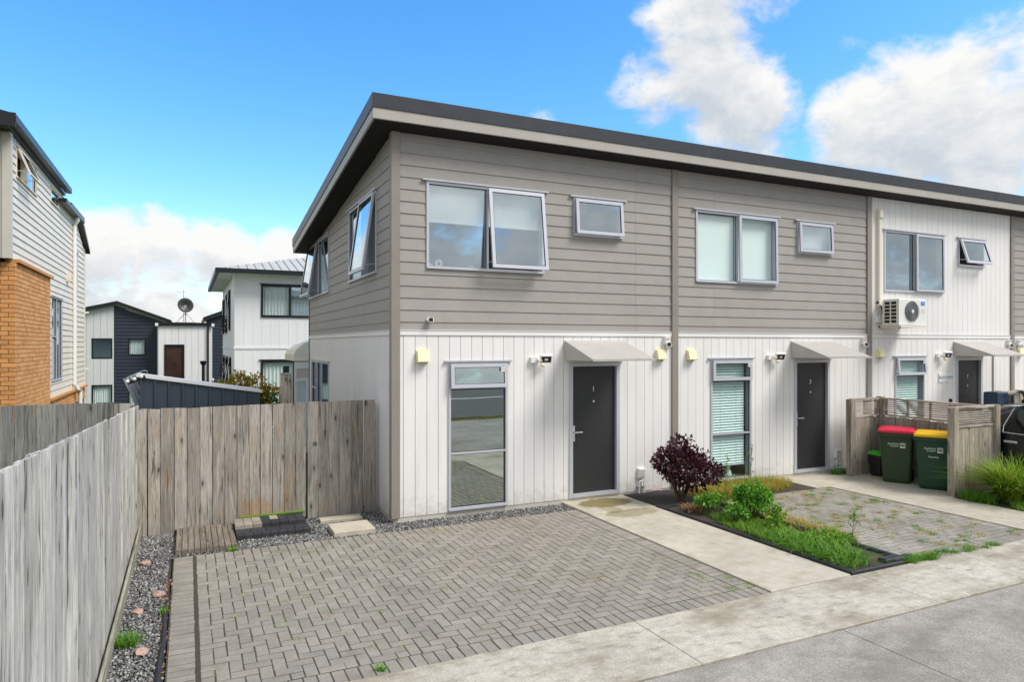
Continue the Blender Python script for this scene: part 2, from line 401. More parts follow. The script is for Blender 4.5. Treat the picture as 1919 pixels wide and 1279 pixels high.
mat('galvanised', (0.44, 0.46, 0.50), 0.4, metal=0.5, noise=[(8, 0.15, (1, 1, 1))])
mat('bin_green', (0.012, 0.058, 0.028), 0.45, noise=[(9, 0.12, (1, 1, 1))], spec=0.35)
mat('bin_olive', (0.028, 0.055, 0.022), 0.45, noise=[(9, 0.12, (1, 1, 1))], spec=0.35)
mat('bin_red', (0.60, 0.018, 0.06), 0.4)
mat('bin_yellow', (0.80, 0.45, 0.0), 0.4)
mat('bin_lime', (0.05, 0.40, 0.03), 0.45)
mat('car_paint', (0.006, 0.007, 0.009), 0.18, coat=0.7)
mat('car_glass', (0.008, 0.009, 0.01), 0.06, spec=0.6)
mat('tyre', (0.02, 0.02, 0.02), 0.85)
mat('mailbox_blue', (0.016, 0.036, 0.075), 0.4)
mat('hose_green', (0.02, 0.12, 0.09), 0.4)
mat('hose_black', (0.02, 0.025, 0.03), 0.4)
mat('awning_fabric', (0.88, 0.84, 0.73), 0.8, noise=[(6, 0.1, (1, 1, 1))])
mat('ceramic_white', (0.8, 0.8, 0.78), 0.3)


# ------------------------------------------------------------------ mesh and object helpers
class MB:
    """collects shapes, then links them as ONE mesh object"""
    def __init__(s):
        s.v, s.f = [], []

    def add(s, vs, fs):
        o = len(s.v)
        s.v += [tuple(v) for v in vs]
        s.f += [tuple(i + o for i in f) for f in fs]
        return s

    def box(s, x0, x1, y0, y1, z0, z1, M=None):
        vs = [Vector((x, y, z)) for z in (z0, z1) for y in (y0, y1) for x in (x0, x1)]
        if M is not None:
            vs = [M @ v for v in vs]
        return s.add(vs, [(0, 2, 3, 1), (4, 5, 7, 6), (0, 1, 5, 4), (1, 3, 7, 5), (3, 2, 6, 7), (2, 0, 4, 6)])

    def bevbox(s, x0, x1, y0, y1, z0, z1, b, M=None):
        """box whose top edge is chamfered"""
        vs = [(x0, y0, z0), (x1, y0, z0), (x1, y1, z0), (x0, y1, z0), (x0, y0, z1 - b), (x1, y0, z1 - b), (x1, y1, z1 - b), (x0, y1, z1 - b),
              (x0 + b, y0 + b, z1), (x1 - b, y0 + b, z1), (x1 - b, y1 - b, z1), (x0 + b, y1 - b, z1)]
        vs = [Vector(v) for v in vs]
        if M is not None:
            vs = [M @ v for v in vs]
        fs = [(3, 2, 1, 0), (8, 9, 10, 11)]
        for i in range(4):
            j = (i + 1) % 4
            fs += [(i, j, 4 + j, 4 + i), (4 + i, 4 + j, 8 + j, 8 + i)]
        return s.add(vs, fs)

    def prism(s, poly, front, back, M=None):
        """polygon in local (x,z), extruded in y from front(x,z) to back; y points into the wall"""
        n = len(poly)
        vs = [Vector((x, front(x, z) if callable(front) else front, z)) for x, z in poly] + [Vector((x, back, z)) for x, z in poly]
        if M is not None:
            vs = [M @ v for v in vs]
        fs = [tuple(range(n)), tuple(range(2 * n - 1, n - 1, -1))]
        fs += [((i + 1) % n, i, n + i, n + (i + 1) % n) for i in range(n)]
        return s.add(vs, fs)

    def tube(s, pts, r, n=8, caps=True):
        pts = [Vector(p) for p in pts]
        rs = r if isinstance(r, (list, tuple)) else [r] * len(pts)
        rings = []
        for i, p in enumerate(pts):
            d = (pts[min(i + 1, len(pts) - 1)] - pts[max(i - 1, 0)]).normalized()
            a = d.orthogonal().normalized() if i == 0 else (prev - d * prev.dot(d)).normalized()
            prev = a
            b = d.cross(a)
            rings.append([p + (a * math.cos(t) + b * math.sin(t)) * rs[i] for t in (2 * math.pi * k / n for k in range(n))])
        vs = [v for rg in rings for v in rg]
        fs = [(i * n + k, i * n + (k + 1) % n, (i + 1) * n + (k + 1) % n, (i + 1) * n + k) for i in range(len(pts) - 1) for k in range(n)]
        if caps:
            fs += [tuple(range(n - 1, -1, -1)), tuple((len(pts) - 1) * n + k for k in range(n))]
        return s.add(vs, fs)

    def cyl(s, p0, p1, r, n=12):
        return s.tube([p0, p1], r, n)

    def lathe(s, prof, n=20, M=None):
        """prof: [(r,z)]"""
        vs = []
        for r, z in prof:
            for k in range(n):
                t = 2 * math.pi * k / n
                vs.append(Vector((r * math.cos(t), r * math.sin(t), z)))
        if M is not None:
            vs = [M @ v for v in vs]
        fs = [(i * n + k, i * n + (k + 1) % n, (i + 1) * n + (k + 1) % n, (i + 1) * n + k) for i in range(len(prof) - 1) for k in range(n)]
        fs += [tuple(range(n - 1, -1, -1)), tuple((len(prof) - 1) * n + k for k in range(n))]
        return s.add(vs, fs)

    def loft(s, rings, caps=True):
        n = len(rings[0])
        vs = [v for rg in rings for v in rg]
        fs = [(i * n + k, i * n + (k + 1) % n, (i + 1) * n + (k + 1) % n, (i + 1) * n + k) for i in range(len(rings) - 1) for k in range(n)]
        if caps:
            fs += [tuple(range(n - 1, -1, -1)), tuple((len(rings) - 1) * n + k for k in range(n))]
        return s.add(vs, fs)

    def mesh(s, name, m, smooth=False):
        me = bpy.data.meshes.new(name)
        me.from_pydata([tuple(v) for v in s.v], [], s.f)
        me.validate()
        bm = bmesh.new()
        bm.from_mesh(me)
        bmesh.ops.recalc_face_normals(bm, faces=bm.faces)
        bm.to_mesh(me)
        bm.free()
        if m:
            me.materials.append(MATS[m])
        if smooth:
            for p in me.polygons:
                p.use_smooth = True
        return me

    def build(s, name, m, parent=None, smooth=False, loc=None, **tags):
        o = bpy.data.objects.new(name, s.mesh(name, m, smooth))
        C.objects.link(o)
        if parent:
            o.parent = parent
        if loc:
            o.location = loc
        for k, v in tags.items():
            o[k] = v
        return o


def tag(o, label, cat, group=None):
    o['label'] = label
    o['category'] = cat
    if group:
        o['group'] = group
    return o


def thing(name, label, cat, loc=(0, 0, 0), rz=0.0, group=None):
    o = bpy.data.objects.new(name, None)
    o.empty_display_size = 0.1
    C.objects.link(o)
    o.location = loc
    o.rotation_euler = (0, 0, rz)
    return tag(o, label, cat, group)


def dup(root, loc, label, rz=None, group=None, skip=()):
    r = root.copy()
    C.objects.link(r)
    r.location = loc
    if rz is not None:
        r.rotation_euler = (0, 0, rz)
    r['label'] = label
    if group:
        r['group'] = group
    for ch in list(root.children):
        if ch.name.split('.')[0] in skip:
            continue
        c = ch.copy()
        C.objects.link(c)
        c.parent = r
        for g in ch.children:
            d = g.copy()
            C.objects.link(d)
            d.parent = c
    return r


def raw(name, verts, faces, m, parent=None, **tags):
    """numpy mesh, equal-sized faces"""
    me = bpy.data.meshes.new(name)
    verts = np.asarray(verts, np.float32)
    faces = np.asarray(faces, np.int32)
    k = faces.shape[1]
    me.vertices.add(len(verts))
    me.vertices.foreach_set('co', verts.ravel())
    me.loops.add(faces.size)
    me.loops.foreach_set('vertex_index', faces.ravel())
    me.polygons.add(len(faces))
    me.polygons.foreach_set('loop_start', np.arange(0, faces.size, k, dtype=np.int32))
    me.update(calc_edges=True)
    me.materials.append(MATS[m])
    o = bpy.data.objects.new(name, me)
    C.objects.link(o)
    if parent:
        o.parent = parent
    for a, b in tags.items():
        o[a] = b
    return o


def text(s, size, m, M, parent, name='lettering', depth=0.0015):
    cu = bpy.data.curves.new(name, 'FONT')
    cu.body = s
    cu.size = size
    cu.align_x = 'CENTER'
    cu.align_y = 'CENTER'
    cu.extrude = depth
    cu.resolution_u = 3
    tmp = bpy.data.objects.new(name, cu)
    C.objects.link(tmp)
    bpy.context.view_layer.update()
    me = bpy.data.meshes.new_from_object(tmp.evaluated_get(bpy.context.evaluated_depsgraph_get()))
    C.objects.unlink(tmp)
    bpy.data.objects.remove(tmp)
    me.materials.clear()
    me.materials.append(MATS[m])
    o = bpy.data.objects.new(name, me)
    C.objects.link(o)
    o.parent = parent
    o.matrix_local = M
    return o


def face_front(x, y, z):
    """text facing -Y at a point"""
    return Matrix.Translation((x, y, z)) @ Matrix.Rotation(R(90), 4, 'X')


def leaves(n, size, centre, radii, shell=0.55, flat=0.0, droop=0.0, aspect=0.45, floor=None, lumps=0):
    """n folded four-point leaves through an ellipsoid, a few lumps pushing the outline about"""
    d = rng.normal(size=(n, 3))
    d /= np.linalg.norm(d, axis=1)[:, None]
    r = shell + (1 - shell) * rng.random(n) ** 0.6
    r *= 1 + rng.normal(scale=0.06, size=n)
    if lumps:
        L = rng.normal(size=(lumps, 3))
        L /= np.linalg.norm(L, axis=1)[:, None]
        k = np.clip((d @ L.T - 0.72) / 0.28, 0, 1).max(axis=1)
        r *= 0.80 + 0.34 * k
    p = np.array(centre) + d * r[:, None] * np.array(radii)
    if floor is not None:
        p[:, 2] = np.maximum(p[:, 2], floor + rng.random(n) * 0.04)
    ax = d + rng.normal(scale=0.7, size=(n, 3))
    ax[:, 2] -= droop
    ax /= np.linalg.norm(ax, axis=1)[:, None]
    up = rng.normal(size=(n, 3))
    up[:, 2] += 1.2
    side = np.cross(ax, up)
    side /= np.linalg.norm(side, axis=1)[:, None] + 1e-9
    nor = np.cross(side, ax)
    s = (size * (0.6 + 0.8 * rng.random(n)))[:, None]
    a, b = p, p + ax * s
    mid = p + ax * s * 0.5
    l_ = mid + side * s * aspect * 0.5 + nor * s * 0.12
    r_ = mid - side * s * aspect * 0.5 + nor * s * 0.12
    v = np.stack([a, l_, b, r_], axis=1).reshape(-1, 3)
    i = np.arange(n)[:, None] * 4
    f = np.concatenate([i + np.array([[0, 1, 2]]), i + np.array([[0, 2, 3]])])
    return v, f


def blades(n, bases, height, spread, width, seg=3, lean=None):
    """n grass blades from given base points (n,3), curving outwards"""
    h = height * (0.55 + 0.6 * rng.random(n))
    az = rng.random(n) * 2 * math.pi
    out = np.stack([np.cos(az), np.sin(az), np.zeros(n)], 1)
    if lean is not None:
        out = out * 0.6 + lean
    sp = spread * (0.3 + rng.random(n))
    perp = np.stack([-np.sin(az + rng.normal(scale=.5, size=n)), np.cos(az), np.zeros(n)], 1)
    vs = []
    for k in range(seg + 1):
        t = k / seg
        c = bases + out * (sp * h * t ** 1.7)[:, None] + np.array([0, 0, 1.0]) * (h * (t - 0.28 * sp * t * t * 1.3))[:, None]
        wd = width * (1 - t * 0.92)
        vs += [c + perp * wd / 2, c - perp * wd / 2]
    v = np.stack(vs, 1).reshape(-1, 3)
    m = 2 * (seg + 1)
    i = np.arange(n)[:, None] * m
    f = np.concatenate([i + np.array([[2 * k, 2 * k + 1, 2 * k + 3, 2 * k + 2]]) for k in range(seg)])
    return v, f


# ------------------------------------------------------------------ the ground
def terrain():
    xs = np.concatenate([np.linspace(-400, -30, 12), np.linspace(-25, 30, 40), np.linspace(40, 400, 12)])
    ys = np.concatenate([np.linspace(-400, -30, 12), np.linspace(-28, 45, 60), np.linspace(55, 400, 12)])
    X, Y = np.meshgrid(xs, ys)
    t = np.clip((Y - 8.5) / 16, 0, 1)
    Z = -0.13 - 1.25 * t * t * (3 - 2 * t)
    far = np.clip((-Y - 40) / 120, 0, 1)
    Z = Z + far * 9.0
    v = np.stack([X, Y, Z], -1).reshape(-1, 3)
    nx, ny = len(xs), len(ys)
    i = (np.arange(ny - 1)[:, None] * nx + np.arange(nx - 1)).ravel()
    f = np.stack([i, i + 1, i + nx + 1, i + nx], 1)
    raw('ground', v, f, 'ground_grass', kind='structure')


terrain()


def slabs(name, m, xs, y0, y1, z0, z1, gap=0.006):
    root = bpy.data.objects.new(name, None)
    C.objects.link(root)
    root['kind'] = 'structure'
    for a, b in zip(xs[:-1], xs[1:]):
        MB().bevbox(a + gap / 2, b - gap / 2, y0, y1, z0, z1, 0.004).build('slab', m, root)
    return root


# shared driveway apron, then the concrete road; each slab its own piece, joints open between them
slabs('pavement', 'apron_concrete', [-7.45, -4.64, -1.83, 0.98, 3.79, 6.6, 9.41, 12.2, 15.0, 17.8, 20.6], -4.972, -4.105, -0.12, 0.004)
slabs('road', 'road_concrete', [-15.0, -11.5, -8.0, -4.5, -1.0, 2.47, 5.95, 9.45, 12.9, 16.4, 19.9, 23.4, 27], -11.0, -4.988, -0.12, -0.004, 0.007)
MB().box(-15, 27, -4.99, -4.97, -0.12, -0.03).build('road_joint', 'rubber_seal', kind='structure')
MB().box(-40, 60, -38, -12.6, -0.30, -0.10).build('far_road', 'asphalt', kind='structure')
MB().add([(-40, -14.6, -0.096), (60, -26, -0.096), (60, -26.25, -0.096), (-40, -14.85, -0.096)], [(0, 1, 2, 3)]).build('road_marking', 'road_paint', kind='structure')


# ------------------------------------------------------------------ driveways of herringbone pavers
def paver_mesh(name, m, length=0.1885, width=0.0895):
    return MB().bevbox(-length / 2, length / 2, -width / 2, width / 2, -0.055, 0.0, 0.003).mesh(name, m)


def herringbone(x0, y0, x1, y1):
    """list of (x, y, length_axis, half) for a 90 degree herringbone filling the rectangle"""
    c = 0.0985
    nx, ny = int(round((x1 - x0) / c)), int(round((y1 - y0) / c))
    cx, cy = (x1 - x0) / nx, (y1 - y0) / ny
    res = []
    for i in range(-1, nx):
        for j in range(-1, ny):
            v = (i - j) % 4
            if v == 0:
                cells = [(i, j), (i + 1, j)]
                ax = 'x'
            elif v == 3:
                cells = [(i, j), (i, j + 1)]
                ax = 'y'
            else:
                continue
            inside = [(a, b) for a, b in cells if 0 <= a < nx and 0 <= b < ny]
            if not inside:
                continue
            mx = sum(a + 0.5 for a, b in inside) / len(inside)
            my = sum(b + 0.5 for a, b in inside) / len(inside)
            res.append((x0 + mx * cx, y0 + my * cy, ax, len(inside) == 1))
    return res


def driveway(name, field, borders, m, bed, cam_xy):
    root = bpy.data.objects.new(name, None)
    C.objects.link(root)
    root['kind'] = 'structure'
    MB().box(bed[0], bed[1], bed[2], bed[3], -0.12, -0.0026).build('joint_sand_bed', 'joint_sand', root)
    full = paver_mesh('paver', m)
    half = paver_mesh('half_paver', m, 0.0895)
    todo = [(x, y, 0 if ax == 'x' else 90, h) for x, y, ax, h in field]
    for (ox0, oy0, ox1, oy1, ax) in borders:      # soldier courses: ax = direction the course runs
        n = int(round(((ox1 - ox0) if ax == 'x' else (oy1 - oy0)) / 0.0985))
        for k in range(n):
            t = (k + 0.5) / n
            if ax == 'x':
                todo.append((ox0 + (ox1 - ox0) * t, (oy0 + oy1) / 2, 90, False))
            else:
                todo.append(((ox0 + ox1) / 2, oy0 + (oy1 - oy0) * t, 0, False))
    todo.sort(key=lambda p: (p[0] - cam_xy[0]) ** 2 + (p[1] - cam_xy[1]) ** 2)
    far = MB()
    for k, (x, y, a, h) in enumerate(todo):
        me = half if h else full
        rot = Euler((R(random.gauss(0, 0.16)), R(random.gauss(0, 0.16)), R(a + random.gauss(0, 0.7))))
        loc = (x + random.gauss(0, .0012), y + random.gauss(0, .0012), random.uniform(-0.0008, 0.0012))
        if k < 296:
            o = bpy.data.objects.new('paver', me)
            C.objects.link(o)
            o.parent = root
            o.location = loc
            o.rotation_euler = rot
        else:
            Mx = Matrix.LocRotScale(loc, rot, None)
            L = 0.0895 if h else 0.1885
            far.bevbox(-L / 2, L / 2, -0.04475, 0.04475, -0.055, 0, 0.003, Mx)
    if far.v:
        far.build('paver', m + '_run', root, kind='stuff')
    return root


for nm, objvar_src in (('paver_concrete', (0.298, 0.277, 0.244)), ('paver_old', (0.298, 0.277, 0.246))):
    b = objvar_src
    mat(nm + '_run', b, 0.9, island=[tuple(c * 0.90 for c in b), tuple(c * 0.99 for c in b), tuple(c * 1.03 for c in (b[0] * 1.02, b[1], b[2] * .97)), tuple(c * 1.10 for c in b)],
        noise=[(0.9, 0.22, (1, 1, 1)), (45, 0.13, (1, 1, 1)), (6, 0.10, (1, 1, 1))], bump=(160, 0.35), spec=0.2,
        extra=chain(grime(0.5, 0.9, (0.17, 0.155, 0.115), 0.46, 0.66), grime(0.3, 4.0, (0.15, 0.14, 0.10), 0.52, 0.68), specks(0.35, 90, (0.13, 0.12, 0.11))))

driveway('driveway', herringbone(-2.425, -3.898, 2.375, -0.635), [(-2.65, -4.098, 2.575, -3.902, 'x'), (-2.65, -3.898, -2.45, -0.44, 'y'), (2.379, -3.898, 2.577, -0.44, 'y'), (-2.425, -0.632, 2.375, -0.438, 'x')],
         'paver_concrete', (-2.655, 2.58, -4.1, -0.43), (-2.5, -9))
driveway('neighbour_driveway', herringbone(4.69, -3.898, 7.02, -0.90), [(4.69, -4.098, 7.215, -3.902, 'x'), (7.024, -3.898, 7.22, -0.9, 'y')],
         'paver_old', (4.60, 7.225, -4.1, -0.88), (4, -9))

# concrete paths between the driveways
pr = bpy.data.objects.new('path', None)
C.objects.link(pr)
pr['kind'] = 'structure'
MB().bevbox(2.585, 3.70, -0.84, 0.028, -0.12, 0.022, 0.006).build('slab', 'path_concrete', pr)
MB().bevbox(2.585, 3.70, -4.098, -0.852, -0.12, 0.014, 0.006).build('slab', 'path_concrete', pr)
pr = bpy.data.objects.new('neighbour_path', None)
C.objects.link(pr)
pr['kind'] = 'structure'
MB().bevbox(7.235, 8.27, -4.098, -0.9, -0.12, 0.012, 0.006).build('slab', 'path_concrete', pr)
MB().bevbox(6.95, 9.4, -0.888, 0.028, -0.12, 0.012, 0.006).build('slab', 'path_concrete', pr)
MB().bevbox(8.276, 9.4, -2.30, -0.894, -0.12, 0.012, 0.006).build('slab', 'path_concrete', pr)
MB().bevbox(9.45, 19.5, -4.098, 0.028, -0.12, 0.012, 0.006).build('slab', 'path_concrete', pr)
MB().box(8.28, 9.44, -4.098, -2.31, -0.12, 0.0).build('planting_bed', 'soil', kind='structure')
MB().box(4.58, 6.94, -0.88, 0.03, -0.12, -0.002).build('weedy_strip', 'soil', kind='structure')

# garden bed between the two drives
MB().box(3.77, 4.585, -4.05, -0.98, -0.12, 0.018).build('garden_soil', 'soil', kind='structure')
MB().box(3.71, 4.575, -0.97, 0.03, -0.12, 0.028).build('mulch_mat', 'mulch_mat', kind='structure')
ed = bpy.data.objects.new('garden_edging', None)
C.objects.link(ed)
tag(ed, 'thin dark edging boards around the narrow garden bed between the two driveways', 'edging')
MB().bevbox(3.722, 3.765, -4.098, -0.98, -0.1, 0.036, 0.01).build('edging_board', 'edging_plastic', ed)
MB().bevbox(4.592, 4.655, -4.02, -0.98, -0.1, 0.055, 0.01).build('edging_board', 'edging_plastic', ed)
MB().bevbox(3.77, 4.55, -4.095, -4.06, -0.1, 0.036, 0.008).build('edging_board', 'edging_plastic', ed)
MB().bevbox(4.33, 4.66, -4.20, -4.105, 0.002, 0.05, 0.01, Matrix.Rotation(R(2), 4, 'Z')).build('edging_board', 'edging_plastic', ed)
MB().bevbox(4.34, 4.60, -4.04, -3.93, 0.02, 0.062, 0.01).build('edging_board', 'edging_plastic', ed)

# gravel beds: loose chips, one mass
GR = MB()
GR.box(-3.1, -2.665, -7.5, 0.9, -0.12, -0.028)
GR.box(-2.66, 0.05, -0.425, 0.9, -0.12, -0.028)
GR.box(0.05, 2.58, -0.425, 0.03, -0.12, -0.028)
GR.build('gravel_bed', 'gravel_bed', kind='structure')


def gravel(name, n, boxes, s0, s1, zlo, zhi):
    ico = []
    t = (1 + 5 ** 0.5) / 2
    base = np.array([(-1, t, 0), (1, t, 0), (-1, -t, 0), (1, -t, 0), (0, -1, t), (0, 1, t), (0, -1, -t), (0, 1, -t), (t, 0, -1), (t, 0, 1), (-t, 0, -1), (-t, 0, 1)]) / 1.9
    fc = np.array([(0, 11, 5), (0, 5, 1), (0, 1, 7), (0, 7, 10), (0, 10, 11), (1, 5, 9), (5, 11, 4), (11, 10, 2), (10, 7, 6), (7, 1, 8), (3, 9, 4), (3, 4, 2), (3, 2, 6), (3, 6, 8), (3, 8, 9), (4, 9, 5), (2, 4, 11), (6, 2, 10), (8, 6, 7), (9, 8, 1)])
    areas = np.array([(b[1] - b[0]) * (b[3] - b[2]) for b in boxes])
    pick = rng.choice(len(boxes), size=n, p=areas / areas.sum())
    B = np.array(boxes)[pick]
    pos = np.stack([B[:, 0] + rng.random(n) * (B[:, 1] - B[:, 0]), B[:, 2] + rng.random(n) * (B[:, 3] - B[:, 2]), zlo + rng.random(n) * (zhi - zlo)], 1)
    sz = s0 + (s1 - s0) * rng.random(n) ** 1.5
    st = 0.6 + 0.75 * rng.random((n, 3))
    jit = 1 + rng.normal(scale=0.16, size=(n, 12, 1))
    vv = base[None] * jit * st[:, None, :]
    q = rng.normal(size=(n, 4))
    q /= np.linalg.norm(q, axis=1)[:, None]
    a, b, c, d = q.T
    M = np.stack([np.stack([1 - 2 * (c * c + d * d), 2 * (b * c - a * d), 2 * (b * d + a * c)], -1), np.stack([2 * (b * c + a * d), 1 - 2 * (b * b + d * d), 2 * (c * d - a * b)], -1), np.stack([2 * (b * d - a * c), 2 * (c * d + a * b), 1 - 2 * (b * b + c * c)], -1)], 1)
    vv = np.einsum('nij,nkj->nki', M, vv) * sz[:, None, None] + pos[:, None, :]
    f = (np.arange(n)[:, None, None] * 12 + fc[None]).reshape(-1, 3)
    raw(name, vv.reshape(-1, 3), f, 'gravel_stone', kind='stuff', label='grey gravel chips along the fence and house')


gravel('gravel', 34000, [(-3.07, -2.70, -5.6, 0.72), (-2.70, 0.0, -0.42, 0.72), (0.0, 2.57, -0.42, -0.01)], 0.006, 0.0135, -0.026, -0.004)

# ------------------------------------------------------------------ the terrace of townhouses
MF = Matrix.Identity(4)                                                   # front wall: local x = X, y = into the house
MS = Matrix(((0, 1, 0, 0), (-1, 0, 0, 0), (0, 0, 1, 0), (0, 0, 0, 1)))    # end wall: local x = -Y, y = +X
PITCH, HL, HD = 4.69, 19.4, 6.97
SOF0, SLOPE = 5.30, 0.1145


def soffit(y):
    return SOF0 - SLOPE * y


house = thing('townhouse_row', 'long two-storey terrace of grey-boarded and white townhouses under one dark sloping roof', 'house')

# openings: local x0,x1,z0,z1
front_open = []
for u in range(3):
    o = u * PITCH
    front_open += [(0.45 + o, 2.28 + o, 3.45, 4.65), (2.78 + o, 3.68 + o, 4.06, 4.64), (0.77 + o, 1.68 + o, 0.08, 2.15), (2.71 + o, 3.62 + o, 0.07, 2.12)]
side_open = [(-2.76, -0.87, 3.45, 4.66), (-6.95, -4.6, 3.42, 4.57), (-6.62, -4.60, 0.07, 2.05)]


def cut(rect, holes):
    """rectangle minus holes -> rectangles"""
    x0, x1, z0, z1 = rect
    hs = [h for h in holes if h[0] < x1 and h[1] > x0 and h[2] < z1 and h[3] > z0]
    xs = sorted({x0, x1, *[min(max(v, x0), x1) for h in hs for v in h[:2]]})
    cols = []
    for a, b in zip(xs[:-1], xs[1:]):
        if b - a < 0.004:
            continue
        iv = [(z0, z1)]
        for h in hs:
            if h[0] <= a + 1e-6 and h[1] >= b - 1e-6:
                nv = []
                for p, q in iv:
                    if h[2] > p:
                        nv.append((p, min(q, h[2])))
                    if h[3] < q:
                        nv.append((max(p, h[3]), q))
                iv = [v for v in nv if v[1] - v[0] > 0.004]
        cols.append([a, b, iv])
    res, cur = [], []
    for a, b, iv in cols:
        nxt = []
        for p, q in iv:
            for c in cur:
                if c[2] == p and c[3] == q and abs(c[1] - a) < 1e-6:
                    c[1] = b
                    nxt.append(c)
                    break
            else:
                c = [a, b, p, q]
                res.append(c)
                nxt.append(c)
        cur = nxt
    return res


def clip_top(rect, ztop):
    """clip a rectangle by z <= ztop(x) with ztop linear in x -> polygon (x,z)"""
    x0, x1, z0, z1 = rect
    P = [(x0, z0), (x1, z0), (x1, z1), (x0, z1)]
    out_ = []
    for i in range(4):
        a, b = P[i], P[(i + 1) % 4]
        fa, fb = ztop(a[0]) - a[1], ztop(b[0]) - b[1]
        if fa >= 0:
            out_.append(a)
        if (fa >= 0) != (fb >= 0):
            t = fa / (fa - fb)
            out_.append((a[0] + (b[0] - a[0]) * t, a[1] + (b[1] - a[1]) * t))
    return out_


# framed walls behind the cladding
for M, rect, holes, top in ((MF, (0.13, HL, -0.02, 5.6), front_open, lambda x: 5.29), (MS, (-HD, -0.01, -0.02, 5.6), side_open, lambda x: soffit(-x) - 0.01)):
    b = MB()
    for r_ in cut(rect, holes):
        pl = clip_top(r_, top)
        if len(pl) > 2:
            b.prism(pl, 0.012, 0.12, M)
    b.build('wall', 'white_cladding', house)
b = MB()
b.box(0.12, HL, HD - 0.12, HD, -0.1, 4.5)
b.box(HL - 0.12, HL, 0.13, HD - 0.13, -0.1, 4.5)
b.build('wall', 'white_cladding', house)
MB().box(-0.006, HL, -0.004, HD, -0.13, 0.055).build('foundation', 'foundation_concrete', house)
MB().box(0.13, HL - 0.13, 0.13, HD - 0.13, 2.44, 2.56).build('floor_slab', 'interior_paint', house)
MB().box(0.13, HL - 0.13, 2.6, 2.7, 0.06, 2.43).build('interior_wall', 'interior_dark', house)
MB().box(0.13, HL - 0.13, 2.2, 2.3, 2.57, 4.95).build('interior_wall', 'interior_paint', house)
for xx in (4.60, 9.29, 13.98):
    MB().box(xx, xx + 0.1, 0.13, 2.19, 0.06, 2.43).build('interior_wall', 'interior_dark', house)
    MB().box(xx, xx + 0.1, 0.13, 2.19, 2.57, 4.95).build('interior_wall', 'interior_paint', house)

# weatherboards, one by one
BOARD = 0.1637


def board_rows(M, xr, segs, holes, top, zmin=2.605, zmax=5.31):
    k = 0
    while True:
        zb = 2.708 + BOARD * (k - 1)
        zt = zb + BOARD
        k += 1
        if zb > zmax:
            break
        z0, z1 = max(zb, zmin), min(zt, zmax)
        for s0, s1 in segs:
            for r_ in cut((s0, s1, z0, z1), holes):
                pl = clip_top(r_, top)
                if len(pl) < 3 or max(p[1] for p in pl) - min(p[1] for p in pl) < 0.01:
                    continue
                MB().prism(pl, lambda x, z, zb=zb: -0.018 + 0.011 * min(max((z - zb) / BOARD, 0), 1), 0.010, M).build('weatherboard', 'weatherboard_paint', house)


g = 0.003
flat_top = lambda x: 5.266
side_top = lambda x: soffit(-x) - 0.032
board_rows(MF, None, [(0.075, 3.93 - g / 2), (3.93 + g / 2, 4.64)], front_open, flat_top)
board_rows(MF, None, [(4.765, 5.54 - g / 2), (5.54 + g / 2, 9.33)], front_open, flat_top)
board_rows(MF, None, [(14.16, 15.1), (15.103, 18.68)], [], flat_top)
board_rows(MS, None, [(-6.94, -4.34 - g / 2), (-4.34 + g / 2, -0.075)], side_open, side_top)


# vertical white boards, one by one
def upright(M, x0, x1, z0, z1, holes, phase, pitch=0.1657, top=flat_top, name='cladding_board'):
    k = math.floor((x0 - phase) / pitch)
    while phase + k * pitch < x1:
        a, b_ = max(phase + k * pitch + 0.0035, x0), min(phase + (k + 1) * pitch - 0.0035, x1)
        k += 1
        if b_ - a < 0.012:
            continue
        for r_ in cut((a, b_, z0, z1), holes):
            pl = clip_top(r_, top)
            if len(pl) > 2:
                MB().prism(pl, -0.012, 0.010, M).build(name, 'white_cladding', house)


upright(MF, 0.075, 4.64, 0.058, 2.522, front_open, 0.128)
upright(MF, 4.765, 9.33, 0.058, 2.522, front_open, 0.128 + PITCH)
upright(MF, 9.455, 14.02, 0.058, 2.522, front_open, 0.128 + 2 * PITCH)
upright(MF, 9.455, 14.02, 2.605, 5.264, front_open, 0.128 + 2 * PITCH)
upright(MF, 14.16, 18.68, 0.058, 2.522, [], 0.128 + 3 * PITCH)
upright(MS, -6.94, -0.075, 0.058, 2.522, side_open, -6.90, 0.1657)
for M, a, b_ in ((MF, 0.075, 4.64), (MF, 4.765, 9.33), (MF, 9.455, 14.02), (MF, 14.16, 18.68), (MS, -6.94, -0.075)):
    mb = MB().prism([(a, 2.527), (b_, 2.527), (b_, 2.59), (a, 2.59)], -0.026, 0.010, M)
    mb.prism([(a, 2.592), (b_, 2.592), (b_, 2.602), (a, 2.602)], -0.034, 0.010, M)
    mb.build('trim_band', 'white_trim', house)

# corner and party-wall posts
MB().box(-0.045, 0.072, -0.045, 0.072, 0.057, 5.264).build('corner_board', 'taupe_paint', house)
MB().box(-0.03, 0.05, HD - 0.025, HD + 0.03, 0.057, soffit(HD) - 0.033).build('corner_board', 'taupe_paint', house)
for xx in (4.702, 9.392, 14.09, 18.74):
    MB().box(xx - 0.06, xx + 0.06, -0.04, 0.01, 0.057, 5.264).build('corner_board', 'taupe_paint', house)

# roof
RX0, RX1, RY0, RY1 = -0.36, HL + 0.3, -0.31, HD + 0.12


